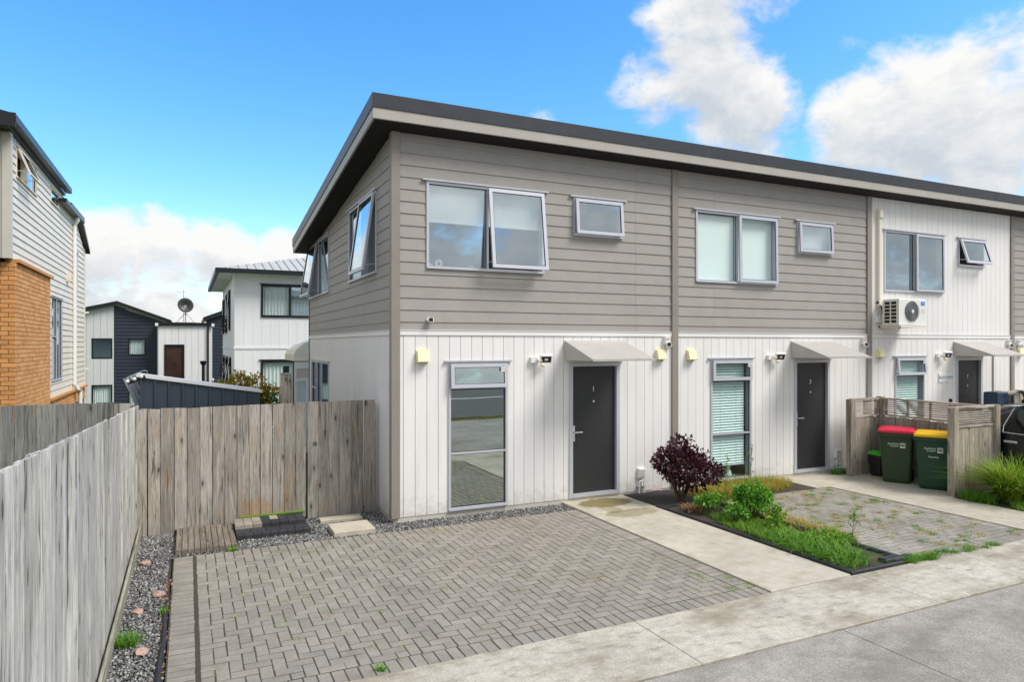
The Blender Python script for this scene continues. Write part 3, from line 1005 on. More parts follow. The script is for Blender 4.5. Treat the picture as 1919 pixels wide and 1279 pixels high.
def roof_strip(name, m, dx, dy, zt, zb, inner=None):
    """sloping slab between heights zt and zb above the soffit line"""
    x0, x1, y0, y1 = RX0 - dx, RX1 + dx, RY0 - dy, RY1 + dy
    vs = [(x0, y0, soffit(y0) + zb), (x1, y0, soffit(y0) + zb), (x1, y1, soffit(y1) + zb), (x0, y1, soffit(y1) + zb),
          (x0, y0, soffit(y0) + zt), (x1, y0, soffit(y0) + zt), (x1, y1, soffit(y1) + zt), (x0, y1, soffit(y1) + zt)]
    return MB().add(vs, [(3, 2, 1, 0), (4, 5, 6, 7), (0, 1, 5, 4), (1, 2, 6, 5), (2, 3, 7, 6), (3, 0, 4, 7)]).build(name, m, house)


roof = roof_strip('roof', 'roof_steel', 0.012, 0.012, 0.302, 0.119)
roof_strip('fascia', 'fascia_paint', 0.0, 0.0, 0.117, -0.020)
roof_strip('soffit', 'soffit_eave_shade', -0.03, -0.03, -0.0205, -0.029)
for k in range(2):
    xx = 5.15 + k * 7.8
    MB().box(xx, xx + 0.004, RY0 - 0.0145, RY0 - 0.0125, soffit(RY0) + 0.125, soffit(RY0) + 0.30).build('roof_joint', 'rubber_seal', roof)
for k in range(5):
    MB().box(5.13, 5.14, RY0 - 0.0165, RY0 - 0.0125, soffit(RY0) + 0.14 + 0.032 * k, soffit(RY0) + 0.146 + 0.032 * k).build('rivet', 'aluminium_frame', roof)


def bars(b, x0, x1, z0, z1, t, y0, y1, M=None):
    b.box(x0, x1, y0, y1, z0, z0 + t, M)
    b.box(x0, x1, y0, y1, z1 - t, z1, M)
    b.box(x0, x0 + t, y0, y1, z0 + t, z1 - t, M)
    b.box(x1 - t, x1, y0, y1, z0 + t, z1 - t, M)
    return b


def window(M, x0, x1, z0, z1, lights, parent=house, fm='aluminium_frame', gm='window_glass', t=0.035, flash=True, name='window', yo=0.0):
    """lights: (x0,x1,z0,z1, kind, angle, blind, fraction)"""
    b = bars(MB(), x0, x1, z0, z1, t, -0.03 + yo, 0.09 + yo, M)
    for (a, c, p, q, *_r) in lights:      # mullions between lights
        if c < x1 - t - 0.02:
            b.box(c - 0.001, c + t * 0.75, -0.027 + yo, 0.088 + yo, p, q, M)
        if p > z0 + t + 0.02:
            b.box(a, c, -0.0265 + yo, 0.087 + yo, p - t * 0.75, p + 0.001, M)
    win = b.build(name, fm, parent)
    if flash:
        MB().box(x0 - 0.06, x1 + 0.06, -0.055 + yo, 0.01 + yo, z1 + 0.004, z1 + 0.026, M).build('head_flashing', fm, win)
        MB().box(x0 + 0.004, x1 - 0.004, -0.045 + yo, -0.031 + yo, z0 - 0.004, z0 + 0.018, M).build('sill', fm, win)
    for (a, c, p, q, kind, ang, blind, frac, *gg) in lights:
        gl = gg[0] if gg else gm
        if kind == 'fixed':
            MB().box(a + 0.004, c - 0.004, 0.012 + yo, 0.018 + yo, p + 0.003, q - 0.003, M).build('pane', gl, win)
            s = bars(MB(), a, c, p, q, 0.007, 0.002 + yo, 0.0115 + yo, M)
            s.build('seal', 'rubber_seal', win)
        else:
            a2, c2, p2, q2 = a - 0.012, c + 0.012, p - 0.012, q + 0.012
            T = M @ Matrix.Translation(((a2 + c2) / 2, -0.034 + yo, q2)) @ Matrix.Rotation(R(-ang), 4, 'X')
            hw, hh = (c2 - a2) / 2, q2 - p2
            bars(MB(), -hw, hw, -hh, 0, 0.05, -0.034, 0.0, T).build('sash', fm, win)
            MB().box(-hw + 0.05, hw - 0.05, -0.020, -0.015, -hh + 0.05, -0.05, T).build('pane', gl, win)
            bars(MB(), -hw + 0.051, hw - 0.051, -hh + 0.051, -0.051, 0.006, -0.028, -0.0205, T).build('seal', 'rubber_seal', win)
            if ang > 3:
                for sx in (-1, 1):
                    P0 = M @ Vector(((a + c) / 2 + sx * (hw - 0.03), 0.0 + yo, p + 0.10))
                    P1 = T @ Vector((sx * (hw - 0.03), -0.005, -hh + 0.08))
                    MB().cyl(P0, P1, 0.007, 6).build('window_stay', 'aluminium_frame', win)
        if blind == 'roller':
            zb = q - (q - p) * frac
            MB().box(a + 0.012, c - 0.012, 0.058 + yo, 0.061 + yo, zb, q - 0.012, M).box(a + 0.012, c - 0.012, 0.053 + yo, 0.066 + yo, zb - 0.02, zb + 0.002, M).build('blind', 'blind_fabric', win)
        elif blind == 'venetian':
            s = MB()
            zb = q - (q - p) * frac
            n = int((q - zb) / 0.046)
            for k in range(n):
                zz = q - 0.03 - k * 0.046
                T = M @ Matrix.Translation(((a + c) / 2, 0.065 + yo, zz)) @ Matrix.Rotation(R(50), 4, 'X')
                s.box(-(c - a) / 2 + 0.012, (c - a) / 2 - 0.06, -0.024, 0.024, -0.001, 0.001, T)
            s.box(a + 0.012, c - 0.06, 0.05 + yo, 0.08 + yo, zb - 0.012, zb + 0.006, M)
            for fx in (0.3, 0.72):
                xx = a + (c - a) * fx
                s.box(xx, xx + 0.004, 0.044 + yo, 0.046 + yo, zb, q, M)
            s.build('blind', 'venetian_blind', win)
        elif blind == 'curtain':
            n = 40
            pts = []
            vs, fs = [], []
            for k in range(n + 1):
                xx = a + 0.01 + (c - a - 0.02) * k / n
                yy = 0.11 + yo + 0.018 * math.sin(k * 1.25) + 0.006 * math.sin(k * 3.1)
                vs += [M @ Vector((xx, yy, q - (q - p) * frac)), M @ Vector((xx, yy, q))]
            fs = [(2 * k, 2 * k + 2, 2 * k + 3, 2 * k + 1) for k in range(n)]
            MB().add(vs, fs).build('curtain', 'curtain_fabric', win)
    return win


def sticker(win, x, z, s, col, y=-0.06):
    st = MB().box(x - 0.032, x + 0.032, y, y + 0.002, z - 0.03, z + 0.03).build('sticker', 'print_white', win)
    text(s, 0.026, col, face_front(x, y - 0.001, z), win, 'sticker_lettering', 0.0005)


# front windows, unit by unit
angs = [(7.5, 4.5, 4.0), (1.0, 2.5, 1.0), (0.5, 17.0, 6.0)]
stick = ['ADVS', 'ADVS', 'ADVS']
for u in range(3):
    o = u * PITCH
    big, small, low = angs[u]
    bl = [('roller', 0.44), ('roller', 0.97), ('none', 0)][u]
    gm = ['window_glass', 'blind_glass', 'window_glass'][u]
    window(MF, 0.45 + o, 2.28 + o, 3.45, 4.65, [(0.485 + o, 1.352 + o, 3.485, 4.615, 'fixed', 0, bl[0], bl[1]), (1.378 + o, 2.245 + o, 3.485, 4.615, 'sash', big, bl[0], bl[1])], gm=gm)
    window(MF, 2.78 + o, 3.68 + o, 4.06, 4.64, [(2.815 + o, 3.645 + o, 4.095, 4.605, 'sash', small, 'roller' if u == 1 else 'none', 0.95)], gm='window_glass')
    vb = ['none', 'venetian', 'venetian'][u]
    g1 = ['mirror_glass', 'blind_glass', 'blind_glass'][u]
    wl = window(MF, 0.77 + o, 1.68 + o, 0.08, 2.15, [(0.805 + o, 1.645 + o, 0.12, 0.855, 'fixed', 0, vb, 0.72), (0.805 + o, 1.645 + o, 0.885, 1.765, 'fixed', 0, vb, 1.0), (0.805 + o, 1.645 + o, 1.80, 2.115, 'sash', low, vb, 1.0)], gm=g1)
    sticker(wl, 1.575 + o, 2.045, stick[u], 'print_red' if u == 0 else 'print_black', -0.085 if u != 2 else -0.09)

# end-wall windows
window(MS, -2.76, -0.87, 3.45, 4.66, [(-2.725, -1.83, 3.485, 4.625, 'fixed', 0, 'none', 0), (-1.80, -0.905, 3.485, 4.625, 'sash', 8, 'none', 0)], gm='window_glass')
window(MS, -6.95, -4.60, 3.42, 4.57, [(-6.915, -5.80, 3.455, 4.535, 'sash', 9, 'none', 0), (-5.77, -4.635, 3.455, 4.535, 'fixed', 0, 'none', 0)], gm='window_glass')
window(MS, -6.62, -4.60, 0.07, 2.05, [(-6.585, -5.95, 0.11, 1.45, 'fixed', 0, 'none', 0), (-6.585, -5.95, 1.48, 2.015, 'fixed', 0, 'none', 0), (-5.92, -4.635, 0.11, 2.015, 'fixed', 0, 'none', 0)], gm='window_glass', name='glazed_door')

# front doors
nums = ['1', '3', '7']
for u in range(3):
    o = u * PITCH
    d = MB().box(2.775 + o, 3.555 + o, 0.025, 0.065, 0.125, 2.06).build('door', 'door_paint', house)
    b = MB()
    b.box(2.71 + o, 2.77 + o, -0.03, 0.1, 0.07, 2.12)
    b.box(3.56 + o, 3.62 + o, -0.03, 0.1, 0.07, 2.12)
    b.box(2.77 + o, 3.56 + o, -0.03, 0.1, 2.065, 2.12)
    b.box(2.77 + o, 3.56 + o, -0.035, 0.1, 0.07, 0.12)
    b.build('door_frame', 'aluminium_frame', d)
    h = MB().bevbox(2.793 + o, 2.828 + o, 0.012, 0.0245, 0.92, 1.16, 0.002)
    h.cyl((2.81 + o, 0.018, 1.06), (2.81 + o, -0.035, 1.06), 0.010)
    h.box(2.80 + o, 2.935 + o, -0.045, -0.030, 1.051, 1.071)
    h.cyl((2.81 + o, 0.02, 0.965), (2.81 + o, 0.004, 0.965), 0.012)
    h.build('door_handle', 'chrome', d)
    MB().cyl((3.165 + o, 0.027, 1.52), (3.165 + o, 0.016, 1.52), 0.017).build('peephole', 'chrome', d)
    text(nums[u], 0.115, 'print_white', face_front(3.165 + o, 0.021, 1.71), d, 'door_number', 0.002)

# steel canopies over the doors
for u in range(3):
    o = u * PITCH
    x0, x1 = 2.63 + o, 3.70 + o
    b = MB()
    P = [(-0.013, 2.46), (-0.82, 2.185), (-0.82, 2.165), (-0.013, 2.165)]
    b.add([(x0, y, z) for y, z in P] + [(x1, y, z) for y, z in P], [(0, 1, 2, 3), (7, 6, 5, 4), (0, 4, 5, 1), (1, 5, 6, 2), (2, 6, 7, 3), (3, 7, 4, 0)])
    can = b.build('door_canopy', 'canopy_steel', house)
    MB().box(x0 - 0.006, x1 + 0.006, -0.83, -0.822, 2.16, 2.192).build('canopy_lip', 'canopy_steel', can)


# ------------------------------------------------------------------ fittings on the terrace
def vent(x, z, label):
    t = thing('vent_cowl', label, 'vent cowl', (x, -0.012, z), 0, 'cream vent cowls on the terrace front')
    P = [(0, 0.078), (-0.05, 0.078), (-0.095, -0.08), (0, -0.08)]
    hw = 0.08
    MB().add([(-hw, y, zz) for y, zz in P] + [(hw, y, zz) for y, zz in P], [(0, 1, 2, 3), (7, 6, 5, 4), (0, 4, 5, 1), (1, 5, 6, 2), (3, 7, 4, 0)]).build('hood', 'cream_plastic', t)
    MB().box(-hw - 0.012, hw + 0.012, -0.006, 0.0, -0.1, 0.1).build('back_plate', 'cream_plastic', t)
    MB().box(-hw + 0.008, hw - 0.008, -0.10, -0.01, -0.079, -0.072).build('grille', 'black_plastic', t)


for x, z, l in ((0.39, 2.235, 'cream square vent cowl left of the tall reflecting window at door 1'), (4.40, 2.235, 'cream square vent cowl right of the door 1 canopy under the small camera'),
                (5.03, 2.225, 'cream square vent cowl left of the tall window with venetian blind at door 3'), (9.70, 2.225, 'cream square vent cowl on white cladding below the wall-mounted air conditioner'),
                (14.36, 2.22, 'cream square vent cowl at the far right end past the last grey post')):
    vent(x, z, l)


def floodlight(x, label):
    t = thing('flood_light', label, 'flood light', (x, -0.012, 2.16), 0, 'white sensor flood lights beside the doors')
    MB().box(-0.16, -0.06, -0.06, 0, -0.03, 0.05).build('mounting_box', 'white_plastic', t)
    M = Matrix.Translation((0.05, -0.13, 0.02)) @ Euler((R(28), 0, R(-18))).to_matrix().to_4x4()
    b = MB()
    b.bevbox(-0.09, 0.09, -0.065, 0.065, -0.05, 0.0, 0.012, M @ Matrix.Rotation(R(90), 4, 'X'))
    b.box(-0.09, -0.02, -0.012, 0.10, -0.012, 0.012, Matrix.Translation((0.02, -0.10, 0.01)))
    hd = b.build('lamp_head', 'white_plastic', t)
    T = M @ Matrix.Rotation(R(90), 4, 'X')
    MB().box(-0.07, 0.07, -0.048, 0.048, 0.001, 0.004, T).build('lens', 'black_plastic', hd)
    MB().box(-0.025, 0.025, -0.018, 0.018, 0.005, 0.007, T).build('lamp_chip', 'white_plastic', hd)
    MB().lathe([(0.012, 0.03), (0.032, 0.015), (0.034, -0.01), (0.018, -0.035)], 12, Matrix.Translation((0.0, -0.10, -0.06))).build('sensor', 'cream_plastic', t)


for u, l in enumerate(('white sensor flood light right of the tall reflecting window', 'white sensor flood light right of the tall window with blinds', 'white sensor flood light above the pale house sign')):
    floodlight(2.20 + u * PITCH, l)


def camera_box(x, z, label, flip=1):
    t = thing('security_camera', label, 'camera', (x, -0.012, z), 0, 'white security cameras under the trim band')
    MB().bevbox(-0.055, 0.055, -0.06, 0.06, -0.03, 0.03, 0.008, Matrix.Translation((0, -0.0305, 0.03)) @ Matrix.Rotation(R(90), 4, 'X')).build('body', 'white_plastic', t)
    text('K2Y', 0.045, 'print_red', face_front(0, -0.063, 0.055), t, 'lettering', 0.0006)
    M = Matrix.Translation((0.01, -0.06, -0.045)) @ Euler((R(70), 0, R(-28 * flip))).to_matrix().to_4x4()
    MB().lathe([(0.045, -0.05), (0.05, 0.02), (0.044, 0.045)], 18, M).build('lens_housing', 'white_plastic', t)
    MB().lathe([(0.036, 0.0455), (0.034, 0.05)], 18, M).build('lens', 'black_plastic', t)


camera_box(4.53, 2.43, 'white security camera tucked under the trim band left of the purple shrub\'s post')
camera_box(9.22, 2.43, 'white security camera tucked against the grey post left of the air conditioner')
camera_box(13.93, 2.41, 'white security camera on the left side of the last grey post')
camera_box(14.30, 2.41, 'white security camera on the right side of the last grey post', -1)
t = thing('wall_camera', 'small white camera with black face alone on grey boards under the big window', 'camera', (0.48, -0.022, 2.74))
MB().lathe([(0.012, 0), (0.034, -0.006), (0.034, -0.012)], 14, Matrix.Rotation(R(-90), 4, 'X')).build('base', 'white_plastic', t)
MB().bevbox(-0.033, 0.033, -0.032, 0.032, -0.07, 0, 0.01, Matrix.Translation((0.01, -0.085, 0)) @ Euler((R(80), 0, R(-20))).to_matrix().to_4x4()).build('body', 'white_plastic', t)
MB().bevbox(-0.026, 0.026, -0.026, 0.026, 0.0005, 0.004, 0.002, Matrix.Translation((0.01, -0.085, 0)) @ Euler((R(80), 0, R(-20))).to_matrix().to_4x4()).build('lens', 'black_plastic', t)


def meter(x, label):
    t = thing('meter_box', label, 'meter box', (x, -0.012, 0.0), 0, 'white cable boxes low beside the doors')
    MB().bevbox(-0.065, 0.065, -0.075, 0.075, -0.0, 0.05, 0.006, Matrix.Translation((0.0, 0.0, 0.35)) @ Matrix.Rotation(R(90), 4, 'X')).build('box', 'white_plastic', t)
    for k in range(5):
        MB().box(-0.05, 0.05, -0.054, -0.0505, 0.292 + k * 0.024, 0.300 + k * 0.024).build('rib', 'grey_plastic', t)
    MB().tube([(-0.05, -0.03, 0.03), (-0.05, -0.03, 0.20), (-0.03, -0.03, 0.225), (0.02, -0.03, 0.225), (0.04, -0.03, 0.20), (0.04, -0.03, 0.03)], 0.013, 8).build('pipe', 'white_plastic', t)
    MB().cyl((0.02, -0.03, 0.23), (0.02, -0.03, 0.28), 0.012).build('pipe', 'white_plastic', t)
    for xx in (-0.05, 0.04):
        MB().box(xx - 0.03, xx + 0.03, -0.045, 0.0, 0.125, 0.14).build('saddle_clip', 'grey_plastic', t)


meter(4.03, 'white cable box with two pipes low on the wall left of the purple shrub')
meter(8.51, 'white cable box with two pipes low on the wall beside the timber bin screen')

# outdoor unit of the air conditioner
hx, hy, hz = 10.0, -0.305, 2.77
t = thing('air_conditioner', 'white outdoor air conditioner unit on wall brackets below the third big window', 'air conditioner', (hx, hy, hz))
MB().bevbox(-0.385, 0.40, -0.175, 0.165, 0.0, 0.50, 0.012).build('casing', 'white_plastic', t)
MB().lathe([(0.195, 0), (0.195, 0.006)], 28, Matrix.Translation((-0.02, -0.177, 0.262)) @ Matrix.Rotation(R(90), 4, 'X')).build('fan_opening', 'black_plastic', t)
fan = MB()
for k in range(3):
    T = Matrix.Translation((-0.02, -0.1845, 0.262)) @ Matrix.Rotation(R(90), 4, 'X') @ Matrix.Rotation(R(120 * k + 20), 4, 'Z')
    vs = [T @ Vector((r * math.cos(a), r * math.sin(a), 0.004 - 0.008 * i / 5)) for i in range(6) for r, a in ((0.04, R(14 * i)), (0.18, R(16 * i - 14)))]
    fan.add(vs, [(2 * i, 2 * i + 1, 2 * i + 3, 2 * i + 2) for i in range(5)])
fan.build('fan', 'fan_blade', t)
for r in (0.06, 0.095, 0.13, 0.165, 0.195):
    ring = [(-0.02 + r * math.cos(2 * math.pi * k / 28), -0.195, 0.262 + r * math.sin(2 * math.pi * k / 28)) for k in range(29)]
    MB().tube(ring, 0.0035, 5, False).build('fan_guard', 'grey_plastic', t)
for a in range(0, 180, 30):
    c_, s_ = math.cos(R(a)) * 0.195, math.sin(R(a)) * 0.195
    MB().cyl((-0.02 - c_, -0.193, 0.262 - s_), (-0.02 + c_, -0.193, 0.262 + s_), 0.0025, 5).build('fan_guard', 'grey_plastic', t)
MB().lathe([(0.035, 0), (0.033, 0.008)], 16, Matrix.Translation((-0.02, -0.195, 0.262)) @ Matrix.Rotation(R(90), 4, 'X')).build('fan_hub', 'white_plastic', t)
MB().box(0.255, 0.365, -0.180, -0.1755, 0.385, 0.455).build('badge', 'blue_badge', t)
text('Midea', 0.032, 'print_white', face_front(0.31, -0.1815, 0.42), t, 'badge_lettering', 0.0005)
for zz in (0.27, 0.30, 0.235):
    MB().box(0.26, 0.37, -0.1785, -0.1755, zz, zz + 0.006).build('pressed_rib', 'grey_plastic', t)
gr = MB().box(-0.389, -0.3855, -0.14, 0.13, 0.035, 0.455).build('side_grille', 'black_plastic', t)
for k in range(7):
    zz = 0.035 + 0.07 * k
    MB().box(-0.394, -0.3895, -0.14, 0.13, zz - 0.008, zz + 0.008).build('grille_bar', 'ivory_plastic', gr)
for yy in (-0.14, -0.005, 0.13):
    MB().box(-0.3945, -0.3895, yy - 0.012, yy + 0.012, 0.03, 0.46).build('grille_bar', 'ivory_plastic', gr)
for xx in (-0.30, 0.30):
    b = MB()
    b.box(xx - 0.02, xx + 0.02, -0.22, 0.29, -0.045, -0.008)
    b.box(xx - 0.02, xx + 0.02, 0.255, 0.29, -0.045, 0.30)
    b.build('wall_bracket', 'ivory_plastic', t)
MB().box(-0.40, 0.41, -0.225, -0.19, -0.05, -0.012).build('bracket_rail', 'ivory_plastic', t)
t = thing('pipe_duct', 'cream pipe cover running up the white wall left of the third big window', 'pipe cover', (9.66, -0.012, 3.19))
MB().bevbox(-0.045, 0.045, 0, 1.70, 0, 0.06, 0.012, Matrix.Rotation(R(90), 4, 'X')).build('duct', 'ivory_plastic', t)
MB().bevbox(-0.045, 0.16, -0.04, 0.05, 0, 0.065, 0.012, Matrix.Rotation(R(90), 4, 'X')).build('elbow', 'ivory_plastic', t)
MB().bevbox(-0.065, 0.065, 1.66, 1.84, 0, 0.085, 0.02, Matrix.Rotation(R(90), 4, 'X')).build('entry_cap', 'ivory_plastic', t)
MB().tube([(-0.03, -0.03, -0.04), (-0.03, -0.05, -0.17), (0.05, -0.12, -0.22), (0.12, -0.2, -0.15)], 0.012, 6).build('cable', 'grey_plastic', t)
MB().tube([(0.05, -0.03, -0.04), (0.06, -0.06, -0.2), (0.12, -0.15, -0.28), (0.15, -0.22, -0.2)], 0.012, 6).build('cable', 'black_plastic', t)
MB().box(-0.07, 0.02, -0.06, 0.0, -0.36, -0.24).build('isolator_switch', 'white_plastic', t)

t = thing('house_sign', 'small pale sign with blue lettering beside door 7', 'sign', (11.73, -0.012, 1.71))
MB().box(-0.22, 0.22, -0.02, 0, -0.09, 0.09).build('board', 'print_white', t)
text('BUSY KEEPS', 0.085, 'print_blue', face_front(0, -0.022, 0.0), t, 'lettering', 0.001)
MB().box(11.86, 11.95, -0.03, -0.0125, 1.13, 1.26).build('doorbell', 'black_plastic', None)
tag(bpy.data.objects['doorbell'], 'small black doorbell box on white wall left of door 7', 'doorbell')
t = thing('conduit', 'thin grey conduit running up the wall right of door 7', 'conduit', (13.38, -0.013, 0.06))
MB().cyl((0, -0.015, 0), (0, -0.015, 2.1), 0.014, 8).build('pipe', 'grey_plastic', t)
t = thing('foundation_tag', 'red lettered tag on the concrete base beside the purple bush', 'sign', (4.33, -0.006, 0.02))
MB().box(-0.10, 0.10, -0.006, 0, -0.045, 0.03).build('board', 'print_white', t)
for k in range(3):
    MB().box(-0.09, 0.08 - 0.03 * (k == 2), -0.009, -0.0065, 0.012 - k * 0.022, 0.022 - k * 0.022).build('printed_line', 'print_red', t)

# things on window sills
MB().box(0.50, 2.23, 0.125, 0.30, 3.43, 3.455).build('window_board', 'white_trim', house)
MB().lathe([(0.05, 0), (0.05, 0.02), (0.03, 0.05)], 14, Matrix.Translation((0.70, 0.19, 3.486))).tube([(0.70 + 0.042 * math.cos(a), 0.19, 3.575 + 0.042 * math.sin(a)) for a in (2 * math.pi * k / 16 for k in range(17))], 0.014, 6, False).build('ring_ornament', 'ceramic_white')
tag(bpy.data.objects['ring_ornament'], 'white ring shaped ornament on the sill of the first big upstairs window', 'ornament')
bpy.data.objects['ring_ornament'].location.z = -0.03
for x, z, l in ((0.545, 3.456, 'white cup at the far left of the first upstairs window sill'), (1.19, 3.456, 'white cup right of the small indoor aerial on the upstairs sill')):
    c = MB().lathe([(0.026, 0), (0.036, 0.075), (0.038, 0.082), (0.030, 0.08), (0.022, 0.01)], 14).tube([(0.033, 0, 0.06), (0.06, 0, 0.055), (0.058, 0, 0.03), (0.03, 0, 0.022)], 0.006, 5).build('cup', 'ceramic_white', None, True, (x, 0.18, z))
    tag(c, l, 'cup', 'white cups on the upstairs sill')
t = thing('indoor_aerial', 'small black indoor aerial standing on the first upstairs window sill', 'aerial', (1.06, 0.20, 3.456))
MB().lathe([(0.04, 0), (0.035, 0.01), (0.005, 0.014), (0.005, 0.12)], 12).build('stand', 'black_plastic', t)
b = bars(MB(), -0.065, 0.065, 0.09, 0.20, 0.006, -0.004, 0.004)
for k in range(3):
    b.box(-0.06, 0.06, -0.003, 0.003, 0.115 + 0.03 * k, 0.12 + 0.03 * k)
b.box(-0.02, 0.02, -0.012, 0.012, 0.13, 0.16)
b.build('element', 'black_plastic', t)
# cat ornament behind the low window by door 3
t = thing('cat_ornament', 'white cat shaped ornament inside the tall window left of door 3', 'ornament', (6.02, 0.2, 0.06))
MB().lathe([(0.07, 0), (0.085, 0.05), (0.07, 0.13), (0.045, 0.18)], 14).build('body', 'ceramic_white', t, True)
hd = MB().lathe([(0.01, 0.155), (0.05, 0.175), (0.06, 0.21), (0.045, 0.25), (0.008, 0.268)], 14)
for sx in (-1, 1):
    hd.add([(sx * 0.05, 0.012, 0.235), (sx * 0.012, 0.012, 0.255), (sx * 0.04, 0.0, 0.305), (sx * 0.03, -0.016, 0.24)], [(0, 1, 2), (1, 3, 2), (3, 0, 2), (0, 3, 1)])
hd.build('head', 'ceramic_white', t, True)
MB().tube([(0.07, 0.02, 0.02), (0.12, 0.0, 0.03), (0.13, -0.04, 0.05), (0.10, -0.06, 0.06)], [0.018, 0.016, 0.014, 0.008], 7).build('tail', 'ceramic_white', t, True)

# ------------------------------------------------------------------ fences
def paling(w_, h_, th=0.018, jag=0.006, slope=0.0):
    a, b_ = random.uniform(-jag, jag) - slope * w_ / 2, random.uniform(-jag, jag) + slope * w_ / 2
    x = w_ / 2
    vs = [(-x, 0, 0), (x, 0, 0), (x, th, 0), (-x, th, 0), (-x, 0, h_ + a), (x, 0, h_ + b_), (x, th, h_ + b_), (-x, th, h_ + a)]
    return MB().add(vs, [(3, 2, 1, 0), (4, 5, 6, 7), (0, 1, 5, 4), (1, 2, 6, 5), (2, 3, 7, 6), (3, 0, 4, 7)])


bf = thing('boundary_fence', 'long weathered grey timber fence running beside the gravel at the left', 'fence', (-3.08, 0, 0))
y = 0.93
k = 0
while y > -7.4:
    wd = random.uniform(0.085, 0.12)
    zt = 1.62 + (0.93 - y) * 0.0493
    prx = 0.004 if k % 2 else 0.0
    o = paling(wd - 0.003, zt + 0.02 - 0.0493 * wd / 2 * -1, 0.018, 0.0015, -0.0493).build('paling', 'grey_fence_wood', bf)
    o.rotation_euler = (R(random.gauss(0, 0.25)), R(random.gauss(0, 0.2)), R(90 + random.gauss(0, 0.9)))
    o.location = (prx + random.uniform(0, 0.005), y - wd / 2, -0.02)
    y -= wd + 0.001
    k += 1
for zz in (0.35, 1.15):
    MB().box(-0.075, -0.022, -7.4, 0.93, zz, zz + 0.07).build('rail', 'plinth_wood', bf)
for yy in (0.85, -1.2, -3.3, -5.4):
    MB().box(-0.17, -0.078, yy - 0.05, yy + 0.05, -0.1, 1.55).build('fence_post', 'grey_fence_wood', bf)
MB().bevbox(0.024, 0.05, -7.4, 0.70, -0.1, 0.13, 0.006).build('plinth_board', 'plinth_wood', bf)

gx = [-3.08, -2.967, -2.815, -2.661, -2.515, -2.363, -2.215, -2.068, -1.918, -1.766, -1.626, -1.474, -1.325, -1.173, -1.038]
gf = thing('gate_fence', 'brown grey timber fence of upright boards closing off the side yard', 'fence', (0, 0.72, 0))
for i, (a, b_) in enumerate(zip(gx[:-1], gx[1:])):
    a2, b2 = a + (0.012 if i == 1 else 0.0035), b_ - 0.0035
    bot = -0.03 if i < 3 else 0.03
    zt = 1.581 + 0.018 * (i / 13)
    o = paling(b2 - a2, zt - bot + random.uniform(-0.004, 0.004)).build('paling', 'fence_wood', gf)
    o.location = ((a2 + b2) / 2, random.uniform(-0.004, 0.003), bot)
    o.rotation_euler = (0, R(random.gauss(0, 0.12)), R(random.gauss(0, 0.6)))
for zz in (0.3, 1.2):
    MB().box(-3.0, -1.04, 0.024, 0.07, zz, zz + 0.075).build('rail', 'fence_wood', gf)
MB().box(-1.13, -1.04, 0.072, 0.16, -0.1, 1.58).build('fence_post', 'fence_wood', gf)
MB().box(-3.05, -2.97, 0.072, 0.16, -0.1, 1.58).build('fence_post', 'fence_wood', gf)
o = paling(0.15, 1.60).build('paling', 'fence_wood', gf)
o.location = (-0.155, 0.0, 0.0)
MB().box(-0.16, -0.06, 0.024, 0.11, -0.1, 1.55).build('fence_post', 'fence_wood', gf)

gt = thing('gate', 'timber gate with small round finger hole beside the house wall', 'gate', (0, 0.72, 0))
gx = [-1.014, -0.869, -0.726, -0.58, -0.422, -0.247]
for i, (a, b_) in enumerate(zip(gx[:-1], gx[1:])):
    a2, b2 = a + 0.002, b_ - 0.002
    if i == 0:      # board with the finger hole cut through it
        bm = bmesh.new()
        n, r, cx_, cz_ = 20, 0.034, 0.022, 1.022
        x0, x1, z0, z1 = -(b2 - a2) / 2, (b2 - a2) / 2, 0.0, 1.613
        angs_ = sorted([2 * math.pi * k / n for k in range(n)] + [math.atan2(sz * 0.2, ex_ - cx_) % (2 * math.pi) for ex_ in (x0, x1) for sz in (-1, 1)])
        ring = [(cx_ + r * math.cos(t_), cz_ + r * math.sin(t_)) for t_ in angs_]
        n = len(ring)

        def outer(p):
            dx, dz = p[0] - cx_, p[1] - cz_
            s = min((x1 - cx_) / dx if dx > 1e-6 else 9e9, (x0 - cx_) / dx if dx < -1e-6 else 9e9, 0.2 / abs(dz) if abs(dz) > 1e-6 else 9e9)
            return (cx_ + dx * s, cz_ + dz * s)
        mb = MB()
        for k in range(n):
            p, q = ring[k], ring[(k + 1) % n]
            P, Q = outer(p), outer(q)
            for yy in (0.0, 0.018):
                mb.add([(p[0], yy, p[1]), (q[0], yy, q[1]), (Q[0], yy, Q[1]), (P[0], yy, P[1])], [(0, 1, 2, 3)])
            mb.add([(p[0], 0, p[1]), (q[0], 0, q[1]), (q[0], 0.018, q[1]), (p[0], 0.018, p[1])], [(0, 1, 2, 3)])
        bm.free()
        mb.box(x0, x1, 0.0, 0.018, z0, cz_ - 0.2)
        mb.box(x0, x1, 0.0, 0.018, cz_ + 0.2, z1)
        o = mb.build('paling', 'fence_wood', gt)
    else:
        o = paling(b2 - a2, 1.612 + random.uniform(-.004, .004)).build('paling', 'fence_wood', gt)
        o.rotation_euler = (0, 0, R(random.gauss(0, 0.6)))
    o.location = ((a2 + b2) / 2, random.uniform(-0.003, 0.003), -0.005)
for zz in (0.25, 1.25):
    MB().box(-1.0, -0.26, 0.024, 0.07, zz, zz + 0.075).build('rail', 'fence_wood', gt)
MB().box(-0.95, -0.90, 0.072, 0.082, 0.96, 1.06).build('latch', 'white_plastic', gt)

